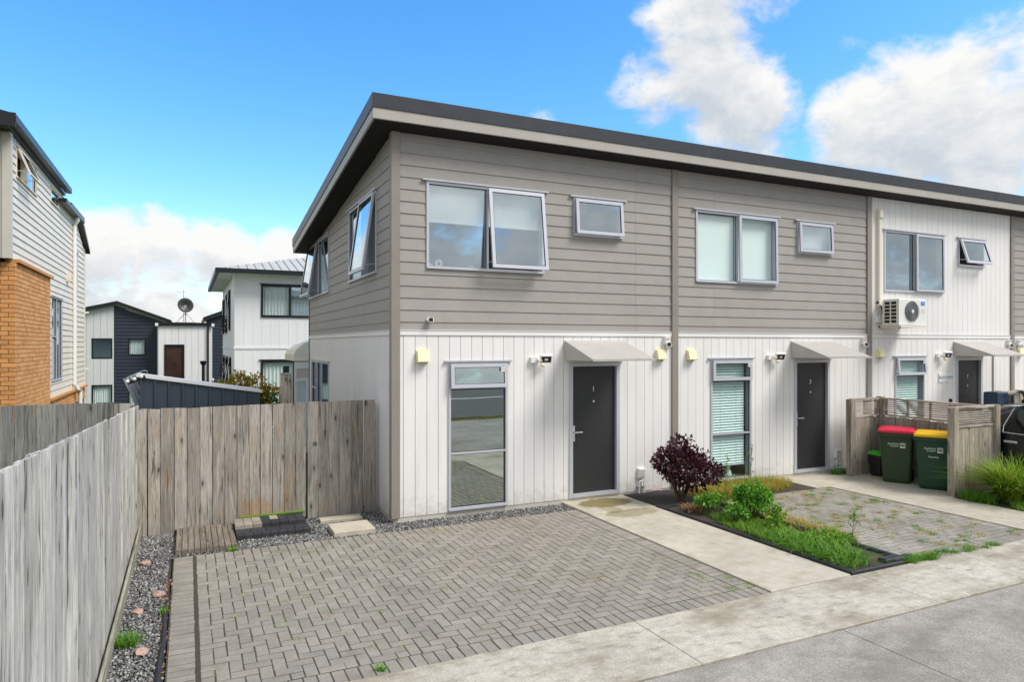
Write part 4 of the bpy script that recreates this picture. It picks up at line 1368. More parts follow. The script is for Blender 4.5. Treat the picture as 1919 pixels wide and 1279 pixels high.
nf = thing('neighbour_fence', 'dark weathered timber fence behind the grey boundary fence at the left edge', 'fence', (-3.20, -0.80, 0))
x = 0.0
while x > -4.5:
    wd = random.uniform(0.155, 0.175)
    o = paling(wd, 1.815).build('paling', 'dark_fence_wood', nf)
    o.location = (x - wd / 2, random.uniform(0, 0.006), -0.02)
    o.rotation_euler = (0, 0, R(random.gauss(0, 0.8)))
    x -= wd + 0.006
for zz in (0.4, 1.4):
    MB().box(-4.5, 0, 0.026, 0.07, zz, zz + 0.075).build('rail', 'dark_fence_wood', nf)
sf = thing('short_fence', 'low brown end of a timber fence glimpsed between the dark fence and the shed', 'fence', (-3.3, 2.0, 0))
for k in range(6):
    o = paling(0.15, 1.62).build('paling', 'fence_wood', sf)
    o.location = (-0.16 * k, 0, -0.05)
MB().box(-0.9, 0.05, 0.022, 0.06, 1.2, 1.27).build('rail', 'fence_wood', sf)

# low deck, brick step and slabs in front of the gate
dk = thing('timber_deck', 'low deck of ten grey brown planks against the fence', 'deck', (-2.635, 0, 0))
for k in range(10):
    MB().bevbox(k * 0.0655 + 0.002, k * 0.0655 + 0.062, -0.345, 0.70, 0.0, 0.055 + random.uniform(-.002, .002), 0.003).build('plank', 'deck_wood', dk)
MB().box(0.003, 0.65, -0.33, 0.69, -0.05, -0.002).build('bearer', 'deck_wood', dk)
bs = thing('paver_step', 'stack of charcoal and tan paving bricks laid as a step against the fence', 'step', (-1.965, 0, 0))
for j in range(3):
    for i in range(5):
        MB().bevbox(i * 0.176, i * 0.176 + 0.172, 0.10 + j * 0.19, 0.10 + j * 0.19 + 0.186, -0.02, 0.055, 0.004).build('brick', 'dark_paver', bs)
for j in range(2):
    for i in range(8):
        tan = i < 3 or (j == 1 and i == 4)
        MB().bevbox(i * 0.108, i * 0.108 + 0.104, 0.29 + j * 0.19 + 0.005 * (i % 2), 0.29 + j * 0.19 + 0.18, 0.056, 0.108 if tan else 0.104, 0.004).build('brick', 'tan_paver' if tan else 'dark_paver', bs)
for i in range(9):
    MB().bevbox(i * 0.0985, i * 0.0985 + 0.0945, 0.005, 0.095, -0.02, 0.05, 0.004).build('brick', 'dark_paver', bs)
o = MB().bevbox(0, 0.52, 0, 0.46, -0.02, 0.055, 0.008).build('stepping_slab', 'slab_concrete', None, False, (-0.86, -0.36, 0))
tag(o, 'pale square concrete slab lying on gravel in front of the gate', 'slab')
o = MB().bevbox(0, 0.56, 0, 0.19, -0.03, 0.035, 0.006).build('threshold_slab', 'slab_concrete', None, False, (-0.90, 0.37, 0))
tag(o, 'thin pale concrete strip lying right under the gate', 'slab')
o = MB().bevbox(0, 0.82, 0, 0.025, 0.105, 0.125, 0.004).build('plastic_strip', 'lime_leaf', None, False, (-1.88, 0.685, 0))
tag(o, 'thin pale green strip lying along the foot of the fence', 'strip')

# loose stones and edging on the gravel
def rock(x, y, r, label):
    bm = bmesh.new()
    bmesh.ops.create_icosphere(bm, subdivisions=2, radius=r)
    for v in bm.verts:
        v.co *= 1 + random.uniform(-0.22, 0.22)
        v.co.z *= 0.55
    me = bpy.data.meshes.new('stone')
    bm.to_mesh(me)
    bm.free()
    me.materials.append(MATS['pink_stone'])
    o = bpy.data.objects.new('stone', me)
    C.objects.link(o)
    o.location = (x, y, 0.008)
    o.rotation_euler = (0, 0, random.random() * 6)
    tag(o, label, 'stone', 'pink stones on the gravel')


rock(-2.76, -1.64, 0.058, 'pink stone on gravel nearest the paver edge')
rock(-2.91, -2.05, 0.052, 'pale pink stone on gravel midway along the fence')
rock(-2.83, -2.96, 0.052, 'pinkish stone on gravel nearest the camera')
rock(-2.93, -0.55, 0.06, 'tan stone on gravel near the timber deck')
o = MB().tube([(-2.675, -1.7, -0.012), (-2.69, -2.2, 0.0), (-2.68, -2.8, 0.006), (-2.70, -3.3, 0.0), (-2.69, -4.2, 0.0)], 0.022, 6).build('edging_strip', 'edging_plastic')
tag(o, 'black plastic edging strip between gravel and driveway', 'edging')
n = 420
lx = np.stack([rng.normal(-2.685, 0.02, n), rng.uniform(-4.3, -1.2, n), rng.uniform(0.0, 0.014, n)], 1)
v, f = leaves(n, 0.022, (0, 0, 0), (1, 1, 1), aspect=0.6)
v = v.reshape(n, 4, 3)
v = v - v[:, :1] + lx[:, None]
v[:, :, 2] = np.clip(v[:, :, 2], -0.005, 0.022)
raw('leaf_litter', v.reshape(-1, 3), f, 'leaf_litter', kind='stuff', label='brown leaf litter along the driveway edge')

# ------------------------------------------------------------------ plants
def tuft(name, label, cat, m, x, y, z, n, h, spread, width, rad, group=None, ry=None):
    a, r = rng.random(n) * 2 * math.pi, np.sqrt(rng.random(n))
    base = np.stack([x + np.cos(a) * r * rad, y + np.sin(a) * r * (ry or rad), np.full(n, z)], 1)
    v, f = blades(n, base, h, spread, width)
    o = raw(name, v, f, m)
    return tag(o, label, cat, group)


tuft('grass_tuft', 'bright green grass tuft on gravel at the foot of the long fence', 'grass tuft', 'grass_blade', -2.95, -2.72, -0.01, 420, 0.11, 0.9, 0.007, 0.10)
tuft('weed_tuft', 'small green weed between the timber deck and driveway', 'weed', 'lime_leaf', -2.03, -0.42, 0.0, 60, 0.07, 1.0, 0.010, 0.05)
tuft('weed_sprig', 'tiny green sprig at the front edge of the driveway', 'weed', 'parsley_leaf', -1.22, -4.03, 0.0, 40, 0.05, 1.0, 0.012, 0.035)
tuft('edge_weed', 'green weed beside the black edging strip at the driveway edge', 'weed', 'grass_blade', -2.70, -2.15, 0.0, 70, 0.07, 0.8, 0.008, 0.035, None, 0.09)

# moss and weeds in the joints, nobody could count them
def joint_weeds(name, n, x0, x1, y0, y1, m, s, cl):
    cx = rng.uniform(x0, x1, cl)
    cy = rng.uniform(y0, y1, cl)
    k = rng.integers(0, cl, n)
    px = cx[k] + rng.normal(0, 0.035, n)
    py = cy[k] + rng.normal(0, 0.035, n)
    keep = (px > x0) & (px < x1) & (py > y0) & (py < y1)
    px, py = px[keep], py[keep]
    v, f = blades(len(px), np.stack([px, py, np.full(len(px), -0.002)], 1), s, 1.2, 0.006, 2)
    raw(name, v, f, m, kind='stuff', label='small weeds growing in the paver joints')


joint_weeds('joint_weeds', 900, -2.6, 2.5, -4.05, -0.5, 'dry_grass', 0.018, 46)
joint_weeds('joint_weeds', 800, -2.45, -0.6, -3.0, -0.5, 'lime_leaf', 0.016, 34)
joint_weeds('joint_weeds', 500, 2.2, 2.58, -4.08, -3.3, 'lime_leaf', 0.016, 12)
joint_weeds('joint_weeds', 3600, 4.65, 7.2, -4.1, -0.9, 'dry_grass', 0.04, 110)
joint_weeds('joint_weeds', 2600, 4.65, 7.2, -4.1, -0.9, 'grass_blade', 0.045, 55)
joint_weeds('joint_weeds', 1300, 4.65, 6.4, -4.15, -3.95, 'grass_blade', 0.07, 16)

# purple shrub by the wall
ps = thing('purple_shrub', 'round dark purple leafy shrub against the white wall between the two drives', 'shrub', (4.21, -0.78, 0))
b = MB()
for dx, dy in ((-0.16, 0.05), (0.2, -0.1), (0.05, 0.16), (-0.05, -0.16), (0.3, 0.1), (-0.3, -0.05)):
    b.tube([(dx * 0.1, dy * 0.1, 0.0), (dx * 0.5, dy * 0.5, 0.25), (dx * 1.2, dy * 1.2, 0.75)], [0.022, 0.018, 0.006], 6)
b.build('trunk', 'bark', ps)
vs, fs, o_ = [], [], 0
for c, r, n in (((0.0, 0, 0.60), (0.38, 0.36, 0.30), 1300), ((0.22, -0.02, 0.46), (0.38, 0.32, 0.26), 900), ((-0.02, 0.02, 0.84), (0.18, 0.18, 0.16), 240), ((-0.28, 0.0, 0.62), (0.20, 0.2, 0.18), 260), ((0.50, -0.05, 0.44), (0.22, 0.18, 0.18), 240), ((-0.2, -.1, .80), (0.12, .12, .12), 80), ((.30, 0, .70), (.16, .15, .12), 90), ((.66, -.05, .46), (.13, .1, .09), 45), ((-.42, 0, .66), (.11, .10, .10), 40), ((.14, .0, .92), (.08, .1, .10), 30), ((-.08, .0, .98), (.05, .08, .09), 20)):
    v, f = leaves(n, 0.062, c, r, 0.45, aspect=0.55, lumps=14)
    vs.append(v)
    fs.append(f + o_)
    o_ += len(v)
raw('crown', np.concatenate(vs), np.concatenate(fs), 'purple_leaf', ps)
# red brown seedling at its foot
o = tuft('red_seedling', 'reddish brown seedlings at the foot of the purple shrub', 'seedling', 'leaf_litter', 4.02, -1.28, 0.02, 150, 0.14, 0.9, 0.022, 0.16)


def leafy(name, label, cat, x, y, h, rad, nst, leaf, m, nl, stems=True, group=None, floor=0.03, aspect=0.5):
    t = thing(name, label, cat, (x, y, 0.015), 0, group)
    b = MB()
    vs, fs, o_ = [], [], 0
    for k in range(nst):
        a = random.random() * 6.28
        rr = rad * math.sqrt(random.random())
        tx, ty = math.cos(a) * rr, math.sin(a) * rr
        hh = h * random.uniform(0.6, 1.0) * (1 - 0.35 * rr / rad)
        b.tube([(tx * 0.35, ty * 0.35, 0), (tx * 0.7, ty * 0.7, hh * 0.55), (tx, ty, hh)], [0.006, 0.005, 0.003], 5)
        v, f = leaves(nl, leaf, (tx, ty, hh * 0.82), (rad * 0.34, rad * 0.34, hh * 0.24), 0.2, aspect=aspect, floor=floor)
        vs.append(v)
        fs.append(f + o_)
        o_ += len(v)
    b.build('stem', 'plant_stem', t)
    raw('foliage', np.concatenate(vs), np.concatenate(fs), m, t)
    return t


leafy('parsley_bush', 'large bright green curly parsley bush in the middle of the garden bed', 'herb bush', 4.45, -1.98, 0.62, 0.235, 38, 0.034, 'parsley_leaf', 110, aspect=0.9)
leafy('leafy_plant', 'light green leafy plant with pale stems next to the purple shrub', 'plant', 4.07, -1.52, 0.38, 0.17, 10, 0.05, 'parsley_leaf', 40)
leafy('leafy_plant', 'light green leafy plant between the purple shrub and the parsley bush', 'plant', 4.33, -1.42, 0.36, 0.17, 9, 0.05, 'lime_leaf', 40)
leafy('leafy_plant', 'light green leafy plant in front of the parsley bush', 'plant', 4.08, -2.05, 0.32, 0.16, 9, 0.048, 'parsley_leaf', 40)
leafy('leafy_plant', 'leafy plant leaning over the edging just below the parsley bush', 'plant', 4.36, -2.50, 0.32, 0.18, 10, 0.048, 'lime_leaf', 42)
leafy('low_herb', 'low bright green clover like herb along the driveway side of the bed', 'herb', 4.44, -3.2, 0.15, 0.26, 30, 0.036, 'lime_leaf', 30, aspect=0.8)
tuft('bed_grass', 'thick green grass at the street end of the garden bed', 'grass', 'grass_blade', 4.08, -3.42, 0.015, 950, 0.21, 1.35, 0.011, 0.24, None, 0.58)
tuft('bed_grass', 'thin grass in the garden bed under the leafy plants', 'grass', 'grass_blade', 4.0, -2.55, 0.015, 260, 0.17, 0.8, 0.009, 0.2, None, 0.35)
tuft('bed_weeds', 'short bright green weeds filling the middle of the garden bed', 'weeds', 'lime_leaf', 4.14, -2.35, 0.015, 1500, 0.11, 1.2, 0.013, 0.30, None, 0.75)
tuft('bed_weeds', 'short green grass spilling over the front edging of the garden bed', 'grass', 'grass_blade', 3.86, -3.3, 0.015, 520, 0.15, 1.5, 0.010, 0.08, None, 0.75)
tuft('dry_grass', 'yellow dry grass between the garden bed and the weedy driveway', 'grass', 'dry_grass', 4.75, -2.5, 0.0, 1100, 0.16, 1.1, 0.008, 0.2, None, 0.9)
tuft('dry_grass', 'yellow dry grass strip along the wall between the tall window and door 3', 'grass', 'dry_grass', 5.75, -0.40, 0.0, 4200, 0.19, 0.95, 0.008, 1.1, None, 0.42)
tuft('wall_grass', 'green weeds in the dry strip below the window by door 3', 'grass', 'grass_blade', 5.7, -0.30, 0.0, 500, 0.18, 0.8, 0.008, 0.85, None, 0.3)
tuft('corner_grass', 'green weeds where the garden bed meets the pavement', 'grass', 'grass_blade', 4.85, -4.06, 0.0, 420, 0.10, 1.0, 0.008, 0.28, None, 0.07)


def weed_stalk(x, y, h, label, m='plant_stem'):
    t = thing('tall_weed', label, 'weed', (x, y, 0.01), 0, 'tall weed stalks')
    b = MB()
    vs, fs, o_ = [], [], 0
    b.tube([(0, 0, 0), (0.02, 0.01, h * 0.5), (0.05, 0.0, h)], [0.006, 0.004, 0.002], 5)
    for k in range(9):
        zz = h * (0.45 + 0.06 * k)
        a = k * 2.4
        e = (0.02 + 0.03 * zz + math.cos(a) * 0.09 * (1.1 - zz / h), math.sin(a) * 0.09 * (1.1 - zz / h), zz + 0.06)
        b.tube([(0.02 + 0.03 * (zz / h - .5), 0.0, zz), e], [0.003, 0.002], 4)
        v, f = leaves(9, 0.028, e, (0.02, 0.02, 0.02), 0.2)
        vs.append(v)
        fs.append(f + o_)
        o_ += len(v)
    b.build('stem', 'plant_stem', t)
    raw('foliage', np.concatenate(vs), np.concatenate(fs), 'parsley_leaf', t)


weed_stalk(4.75, -1.62, 0.92, 'tallest weed stalk standing behind the parsley bush')
weed_stalk(4.45, -1.45, 0.78, 'weed stalk in front of the tall window by door 3')
weed_stalk(4.68, -3.35, 0.36, 'thin weed stalk at the driveway edge of the bed near the street')

# flax clump and ground cover in front of the screen
t = thing('flax_clump', 'big arching clump of long green leaves in front of the bin screen', 'plant', (8.86, -2.85, 0))
a, r = rng.random(1500) * 2 * math.pi, np.sqrt(rng.random(1500)) * 0.16
v, f = blades(1500, np.stack([np.cos(a) * r, np.sin(a) * r, np.zeros(1500)], 1), 0.80, 1.15, 0.020, 5)
raw('foliage', v, f, 'flax_blade', t)
tuft('ground_cover', 'low yellow green ground cover along the path edge below the flax clump', 'ground cover', 'lime_leaf', 8.75, -3.45, 0.0, 2600, 0.11, 1.2, 0.016, 0.48, None, 0.5)
tuft('ground_cover', 'low green ground cover at the post of the bin screen', 'ground cover', 'grass_blade', 8.42, -2.62, 0.0, 900, 0.2, 1.0, 0.012, 0.2, None, 0.24)

# ------------------------------------------------------------------ bin screen
SX0, SX1, SYA, SYC = 8.34, 9.20, -0.40, -2.24
bx = thing('bin_screen', 'three-sided timber screen with slatted top around the rubbish bins', 'screen')


def screen_panel(p0, p1, m_slat, posts, side):
    """palings and trellis between two points"""
    p0, p1 = Vector(p0), Vector(p1)
    L = (p1 - p0).length
    ang = math.atan2(p1.y - p0.y, p1.x - p0.x)
    M = Matrix.Translation(p0) @ Matrix.Rotation(ang, 4, 'Z')
    n = max(1, int(round(L / 0.125)))
    for k in range(n):
        o = paling(L / n - 0.004, 1.05 + random.uniform(-.006, .006)).build('paling', 'screen_wood', bx)
        o.matrix_local = M @ Matrix.Translation(((k + 0.5) * L / n, random.uniform(0, 0.005) - 0.009, 0.012))
    MB().box(0, L, -0.02, 0.04, 1.075, 1.11, M).build('rail', m_slat, bx)
    MB().box(-0.02, L + 0.02, -0.035, 0.055, 1.375, 1.41, M).build('rail', m_slat, bx)
    for k in range(7):
        MB().box(0.0, L, -0.008, 0.012, 1.13 + k * 0.035, 1.151 + k * 0.035, M).build('slat', m_slat, bx)
    nn = max(2, int(round(L / 0.42)) + 1)
    for k in range(nn):
        xx = 0.05 + (L - 0.1) * k / (nn - 1)
        MB().box(xx - 0.02, xx + 0.02, 0.0135, 0.035, 1.111, 1.374, M).build('batten', 'screen_wood', bx)


screen_panel((SX0 + 0.10, SYA, 0), (SX1 - 0.06, SYA, 0), 'screen_wood_x', 2, 1)
screen_panel((SX1, SYA - 0.06, 0), (SX1, SYC + 0.02, 0), 'screen_wood_y', 2, 1)
screen_panel((SX0 + 0.10, SYC, 0), (9.44, SYC, 0), 'screen_wood_x', 2, 1)
for px, py, hh in ((SX0 + 0.05, SYA, 1.40), (SX1, SYA, 1.43), (SX0 + 0.05, SYC, 1.40), (9.49, SYC, 1.41)):
    MB().box(px - 0.055, px + 0.055, py - 0.06, py + 0.05, 0.012, hh).build('screen_post', 'screen_wood', bx)

bx2 = thing('slatted_screen', 'far slatted timber screen at the right edge behind the black car', 'screen')
for k in range(10):
    o = paling(0.12, 1.05).build('paling', 'screen_wood', bx2)
    o.location = (13.05 + k * 0.125, SYA, 0.012)
for k in range(7):
    MB().box(13.0, 14.3, SYA - 0.012, SYA - 0.001, 1.13 + k * 0.035, 1.151 + k * 0.035).build('slat', 'screen_wood_x', bx2)
for zz in (1.075, 1.375):
    MB().box(12.98, 14.3, SYA - 0.03, SYA + 0.05, zz, zz + 0.033).build('rail', 'screen_wood_x', bx2)
for xx in (12.93, 13.65):
    MB().box(xx - 0.05, xx + 0.04, SYA - 0.045, SYA + 0.06, 0.012, 1.42).build('screen_post', 'screen_wood', bx2)


# ------------------------------------------------------------------ wheelie bins
def rrect(w_, d_, r, z, n=4, cx=0, cy=0):
    pts = []
    for sx, sy, a0 in ((1, 1, 0), (-1, 1, 90), (-1, -1, 180), (1, -1, 270)):
        for k in range(n + 1):
            a = R(a0 + 90 * k / n)
            pts.append(Vector((cx + sx * (w_ / 2 - r) + r * math.cos(a), cy + sy * (d_ / 2 - r) + r * math.sin(a), z)))
    return pts


def wheelie(x, y, rz, label, body, lid, extra=None, s=1.08):
    """front of the bin faces local -y"""
    t = thing('wheelie_bin', label, 'rubbish bin', (x, y, 0.012), rz, 'council wheelie bins in the timber screen')
    MB().loft([rrect(0.36 * s, 0.40 * s, 0.05, 0.0), rrect(0.40 * s, 0.44 * s, 0.05, 0.06), rrect(0.47 * s, 0.52 * s, 0.05, 0.80)]).build('body', body, t, False)
    MB().loft([rrect(0.50 * s, 0.55 * s, 0.05, 0.80), rrect(0.535 * s, 0.585 * s, 0.05, 0.805), rrect(0.535 * s, 0.585 * s, 0.05, 0.865), rrect(0.52 * s, 0.57 * s, 0.05, 0.868)]).build('rim', body, t)
    MB().loft([rrect(0.525 * s, 0.60 * s, 0.05, 0.870, cy=-0.005), rrect(0.525 * s, 0.60 * s, 0.05, 0.905, cy=-0.005), rrect(0.47 * s, 0.54 * s, 0.06, 0.93), rrect(0.30 * s, 0.36 * s, 0.06, 0.94)]).build('lid', lid, t)
    MB().cyl((-0.2, 0.33, 0.86), (0.2, 0.33, 0.86), 0.014, 8).box(-0.2, -0.17, 0.28, 0.34, 0.84, 0.875).box(0.17, 0.2, 0.28, 0.34, 0.84, 0.875).build('handle', body, t)
    for sx in (-1, 1):
        wh = MB().cyl((sx * 0.19, 0.22, 0.09), (sx * 0.24, 0.22, 0.09), 0.095, 18).build('wheel', 'tyre', t)
        MB().cyl((sx * 0.241, 0.22, 0.09), (sx * 0.246, 0.22, 0.09), 0.05, 14).build('rim', 'grey_plastic', wh)
    T = Matrix.Translation((0.0, -0.2745, 0.66)) @ Matrix.Rotation(R(90 - 3.3), 4, 'X')
    text('Auckland', 0.044, 'print_white', T @ Matrix.Translation((-0.05, 0.02, 0.003)), t, 'lettering', 0.0005)
    text('Council', 0.040, 'print_white', T @ Matrix.Translation((-0.035, -0.018, 0.003)), t, 'lettering', 0.0005)
    b = bars(MB(), 0.055, 0.135, -0.045, 0.04, 0.006, -0.001, 0.001, T @ Matrix.Rotation(R(-90), 4, 'X') @ Matrix.Translation((0, -0.004, 0)))
    b.box(0.06, 0.13, -0.001, 0.001, -0.043, -0.022, T @ Matrix.Rotation(R(-90), 4, 'X') @ Matrix.Translation((0, -0.004, 0)))
    for k in range(3):
        b.box(0.065, 0.125, -0.001, 0.001, 0.0 + 0.012 * k, 0.005 + 0.012 * k, T @ Matrix.Rotation(R(-90), 4, 'X') @ Matrix.Translation((0, -0.004, 0)))
    b.build('logo', 'print_white', t)
    if extra:
        text(extra, 0.038, 'print_white', T @ Matrix.Translation((0.0, -0.115, 0.003)), t, 'lettering', 0.0005)
    return t


wheelie(8.70, -1.09, R(-58), 'green wheelie bin with red lid', 'bin_olive', 'bin_red')
wheelie(8.74, -1.72, R(-60), 'green wheelie bin with yellow lid', 'bin_green', 'bin_yellow', 'Recycling')
t = thing('food_scraps_bin', 'small black bin with bright green lid beside the red lidded bin', 'rubbish bin', (8.86, -0.62, 0.012))
MB().loft([rrect(0.20, 0.20, 0.03, 0), rrect(0.27, 0.27, 0.03, 0.38)]).build('body', 'black_plastic', t)
MB().loft([rrect(0.29, 0.29, 0.04, 0.382), rrect(0.29, 0.29, 0.04, 0.41), rrect(0.2, 0.2, 0.05, 0.45)]).build('lid', 'bin_lime', t)
text('Food scraps', 0.03, 'print_white', face_front(0, -0.121, 0.2), t, 'lettering', 0.0005)

# coiled garden hose and weeds at the wall
t = thing('garden_hose', 'dark green garden hose coiled on the concrete by the screen post', 'hose', (8.42, -0.16, 0.025))
pts = [(0.18 * math.cos(a) * (1 + 0.08 * math.sin(3 * a)), 0.10 * math.sin(a), 0.012 * a / 6.28 + 0.01) for a in np.linspace(0, 6.28 * 3, 60)]
MB().tube(pts, 0.011, 6).build('hose_coil', 'hose_green', t)
MB().tube([(0.10, -0.05, 0.03), (0.14, -0.07, 0.10), (0.17, -0.08, 0.12), (0.2, -0.1, 0.06), (0.19, -0.12, 0.0)], 0.011, 6).build('hose_end', 'hose_green', t)
tuft('wall_weeds', 'dark green weeds beside the hose at the wall near door 3', 'weed', 'grass_blade', 8.32, -0.2, 0.01, 240, 0.13, 1.0, 0.012, 0.14, None, 0.08)

# letterbox and hose reel post by unit 7
t = thing('letterbox', 'dark blue letterbox standing on a post right of door 7', 'letterbox', (12.58, -0.52, 0))
MB().bevbox(-0.17, 0.19, -0.14, 0.14, 1.10, 1.42, 0.02).build('box', 'mailbox_blue', t)
MB().box(-0.05, 0.05, -0.05, 0.05, 0.0, 1.10).build('post', 'screen_wood', t)
MB().box(0.0, 0.12, -0.146, -0.141, 1.33, 1.35).build('slot', 'black_plastic', t)
t = thing('hose_post', 'timber post with black hose looped over it behind the black car', 'hose post', (13.0, -0.62, 0))
MB().bevbox(-0.09, 0.09, -0.08, 0.08, 0.0, 1.38, 0.02).build('post', 'plinth_wood', t)
for k in range(4):
    r = 0.20 + 0.014 * k
    MB().tube([(r * math.cos(a) * 1.05, -0.10 - 0.012 * k, 1.27 + r * 0.72 * math.sin(a)) for a in np.linspace(0, 6.28, 30)], 0.013, 6, False).build('hose_loop', 'hose_black', t)
MB().box(0.16, 0.32, -0.14, -0.08, 1.12, 1.25).build('spray_gun', 'black_plastic', t)
MB().box(0.22, 0.33, -0.16, -0.145, 1.18, 1.30).build('hose_tag', 'print_white', t)

# ------------------------------------------------------------------ black hatchback parked beyond the screen
ct = thing('parked_car', 'black car with chrome door handle parked beyond the bin screen', 'car', (10.48, -3.33, 0.012))
# side profile along y (rear at +y), half width at sill, belt and roof
st = [(2.02, 0.42, 0.72, 0.74, .70), (1.92, 0.28, 0.88, 0.90, .80), (1.70, 0.25, 0.93, 1.02, .86), (1.25, 0.24, 0.93, 1.36, .88), (0.80, 0.24, 0.92, 1.43, .885), (0.0, 0.24, 0.90, 1.45, .885), (-0.55, 0.24, 0.88, 1.40, .88), (-1.05, 0.24, 0.87, 1.08, .87), (-1.35, 0.25, 0.86, 0.90, .86), (-1.95, 0.28, 0.76, 0.79, .80), (-2.10, 0.42, 0.66, 0.68, .70)]
rings = []
for yy, zb, zw, zr, hw in st:
    rings.append([Vector((sx * x_, yy, z_)) for sx, x_, z_ in ((-1, hw * 0.9, zb), (-1, hw, zb + 0.12), (-1, hw, (zb + zw) / 2 + 0.08), (-1, hw * 0.985, zw), (-1, hw * 0.80, zr - 0.05), (-1, hw * 0.62, zr), (1, hw * 0.62, zr), (1, hw * 0.80, zr - 0.05), (1, hw * 0.985, zw), (1, hw, (zb + zw) / 2 + 0.08), (1, hw, zb + 0.12), (1, hw * 0.9, zb))])
body = MB().loft(rings).build('body', 'car_paint', ct, True)


def side_quad(s, ys, z0s, z1s, off, m, name, par):
    vs = []
    for yy, z0, z1 in zip(ys, z0s, z1s):
        for z in (z0, z1):
            k = (z - 0.91) / (1.39 - 0.91)
            vs.append((s * (0.885 * 0.985 - 0.885 * 0.185 * max(k, 0) + off), yy, z))
    n = len(ys)
    return MB().add(vs, [(2 * i, 2 * i + 2, 2 * i + 3, 2 * i + 1) for i in range(n - 1)]).build(name, m, par)


for s in (-1, 1):
    side_quad(s, [1.0, 0.86, 0.06], [0.96, 0.945, 0.93], [1.03, 1.33, 1.365], 0.006, 'car_glass', 'side_window', ct)
    side_quad(s, [0.0, -0.55, -0.92], [0.93, 0.915, 0.905], [1.365, 1.31, 1.06], 0.006, 'car_glass', 'side_window', ct)
    b = MB()
    b.tube([(s * 0.885, 1.02, 0.945), (s * 0.885, 0.0, 0.918), (s * 0.882, -0.95, 0.893)], 0.009, 5)
    b.tube([(s * 0.885, 1.02, 0.945), (s * 0.865, 1.02, 1.05), (s * 0.79, 0.9, 1.35)], 0.008, 5)
    b.build('window_trim', 'chrome', ct)
    for yy in (0.90, -0.25):
        MB().bevbox(-0.1, 0.1, -0.02, 0.02, 0, 0.03, 0.012, Matrix.Translation((s * 0.888, yy, 0.80)) @ Matrix.Rotation(R(90 * s), 4, 'Y') @ Matrix.Rotation(R(90), 4, 'Z')).build('door_handle', 'chrome', ct)
    for yy in (1.28, -1.32):
        wh = MB().tube([(s * 0.70, yy, 0.31), (s * 0.72, yy, 0.31), (s * 0.88, yy, 0.31), (s * 0.895, yy, 0.31)], [0.29, 0.31, 0.31, 0.29], 28).build('wheel', 'tyre', ct)
        MB().tube([(s * 0.896, yy, 0.31), (s * 0.902, yy, 0.31)], [0.21, 0.19], 20).build('rim', 'grey_plastic', wh)
    MB().tube([(s * 0.56, 0.85, 1.425), (s * 0.57, 0.6, 1.465), (s * 0.57, -0.3, 1.475), (s * 0.56, -0.5, 1.44)], 0.013, 6).build('roof_rail', 'chrome', ct)
    MB().bevbox(-0.09, 0.09, -0.05, 0.05, 0, 0.05, 0.02, Matrix.Translation((s * 0.95, -0.78, 0.98))).build('wing_mirror', 'car_paint', ct)
    MB().box(s * 0.5 - 0.13, s * 0.5 + 0.13, -2.075, -2.0, 0.58, 0.68).build('headlight', 'white_plastic', ct)
    MB().box(s * 0.62 - 0.1, s * 0.62 + 0.1, 1.93, 1.985, 0.70, 0.86).build('tail_light', 'bin_red', ct)
MB().add([(-0.66, -0.62, 1.385), (0.66, -0.62, 1.385), (0.74, -1.2, 1.01), (-0.74, -1.2, 1.01)], [(0, 1, 2, 3)]).build('windscreen', 'car_glass', ct)
MB().add([(-0.60, 1.27, 1.365), (0.60, 1.27, 1.365), (0.70, 1.70, 1.05), (-0.70, 1.70, 1.05)], [(3, 2, 1, 0)]).build('rear_window', 'car_glass', ct)

# ------------------------------------------------------------------ side yard behind the gate
sh = thing('garden_shed', 'small navy ribbed steel shed with white roof edge behind the fence', 'shed', (-3.13, 2.2, 0))
L, D = 1.63, 0.55
z_l, z_r = 1.93, 1.655
pw = L / 9
for k in range(9):
    a, b_ = k * pw, (k + 1) * pw
    zt = lambda x: z_l + (z_r - z_l) * x / L
    mb = MB().prism([(a + 0.001, -0.05), (b_ - 0.001, -0.05), (b_ - 0.001, zt(b_)), (a + 0.001, zt(a))], 0.0, 0.012)
    mb.prism([(a + 0.002, -0.05), (a + 0.026, -0.05), (a + 0.026, zt(a + .026)), (a + 0.002, zt(a))], -0.022, -0.0005)
    mb.build('wall_panel', 'shed_steel', sh)
MB().prism([(0.013, -0.05), (L - 0.013, -0.05), (L - 0.013, z_r - 0.004), (0.013, z_l - 0.004)], 0.0135, 0.022).box(L - 0.012, L, 0.0125, D, -0.05, z_r).box(0.0, 0.012, 0.0125, D, -0.05, z_l - 0.03).box(0.013, L - 0.013, D - 0.02, D - 0.005, -0.05, z_r - 0.01).build('side_wall', 'shed_steel', sh)
MB().prism([(-0.05, z_l + 0.005), (L + 0.03, z_r + 0.0), (L + 0.03, z_r + 0.036), (-0.05, z_l + 0.06)], -0.035, -0.024).build('barge_flashing', 'white_trim', sh)
MB().prism([(-0.05, z_l + 0.005), (L + 0.03, z_r + 0.0), (L + 0.03, z_r + 0.03), (-0.05, z_l + 0.04)], -0.023, D + 0.05).build('roof', 'white_trim', sh)
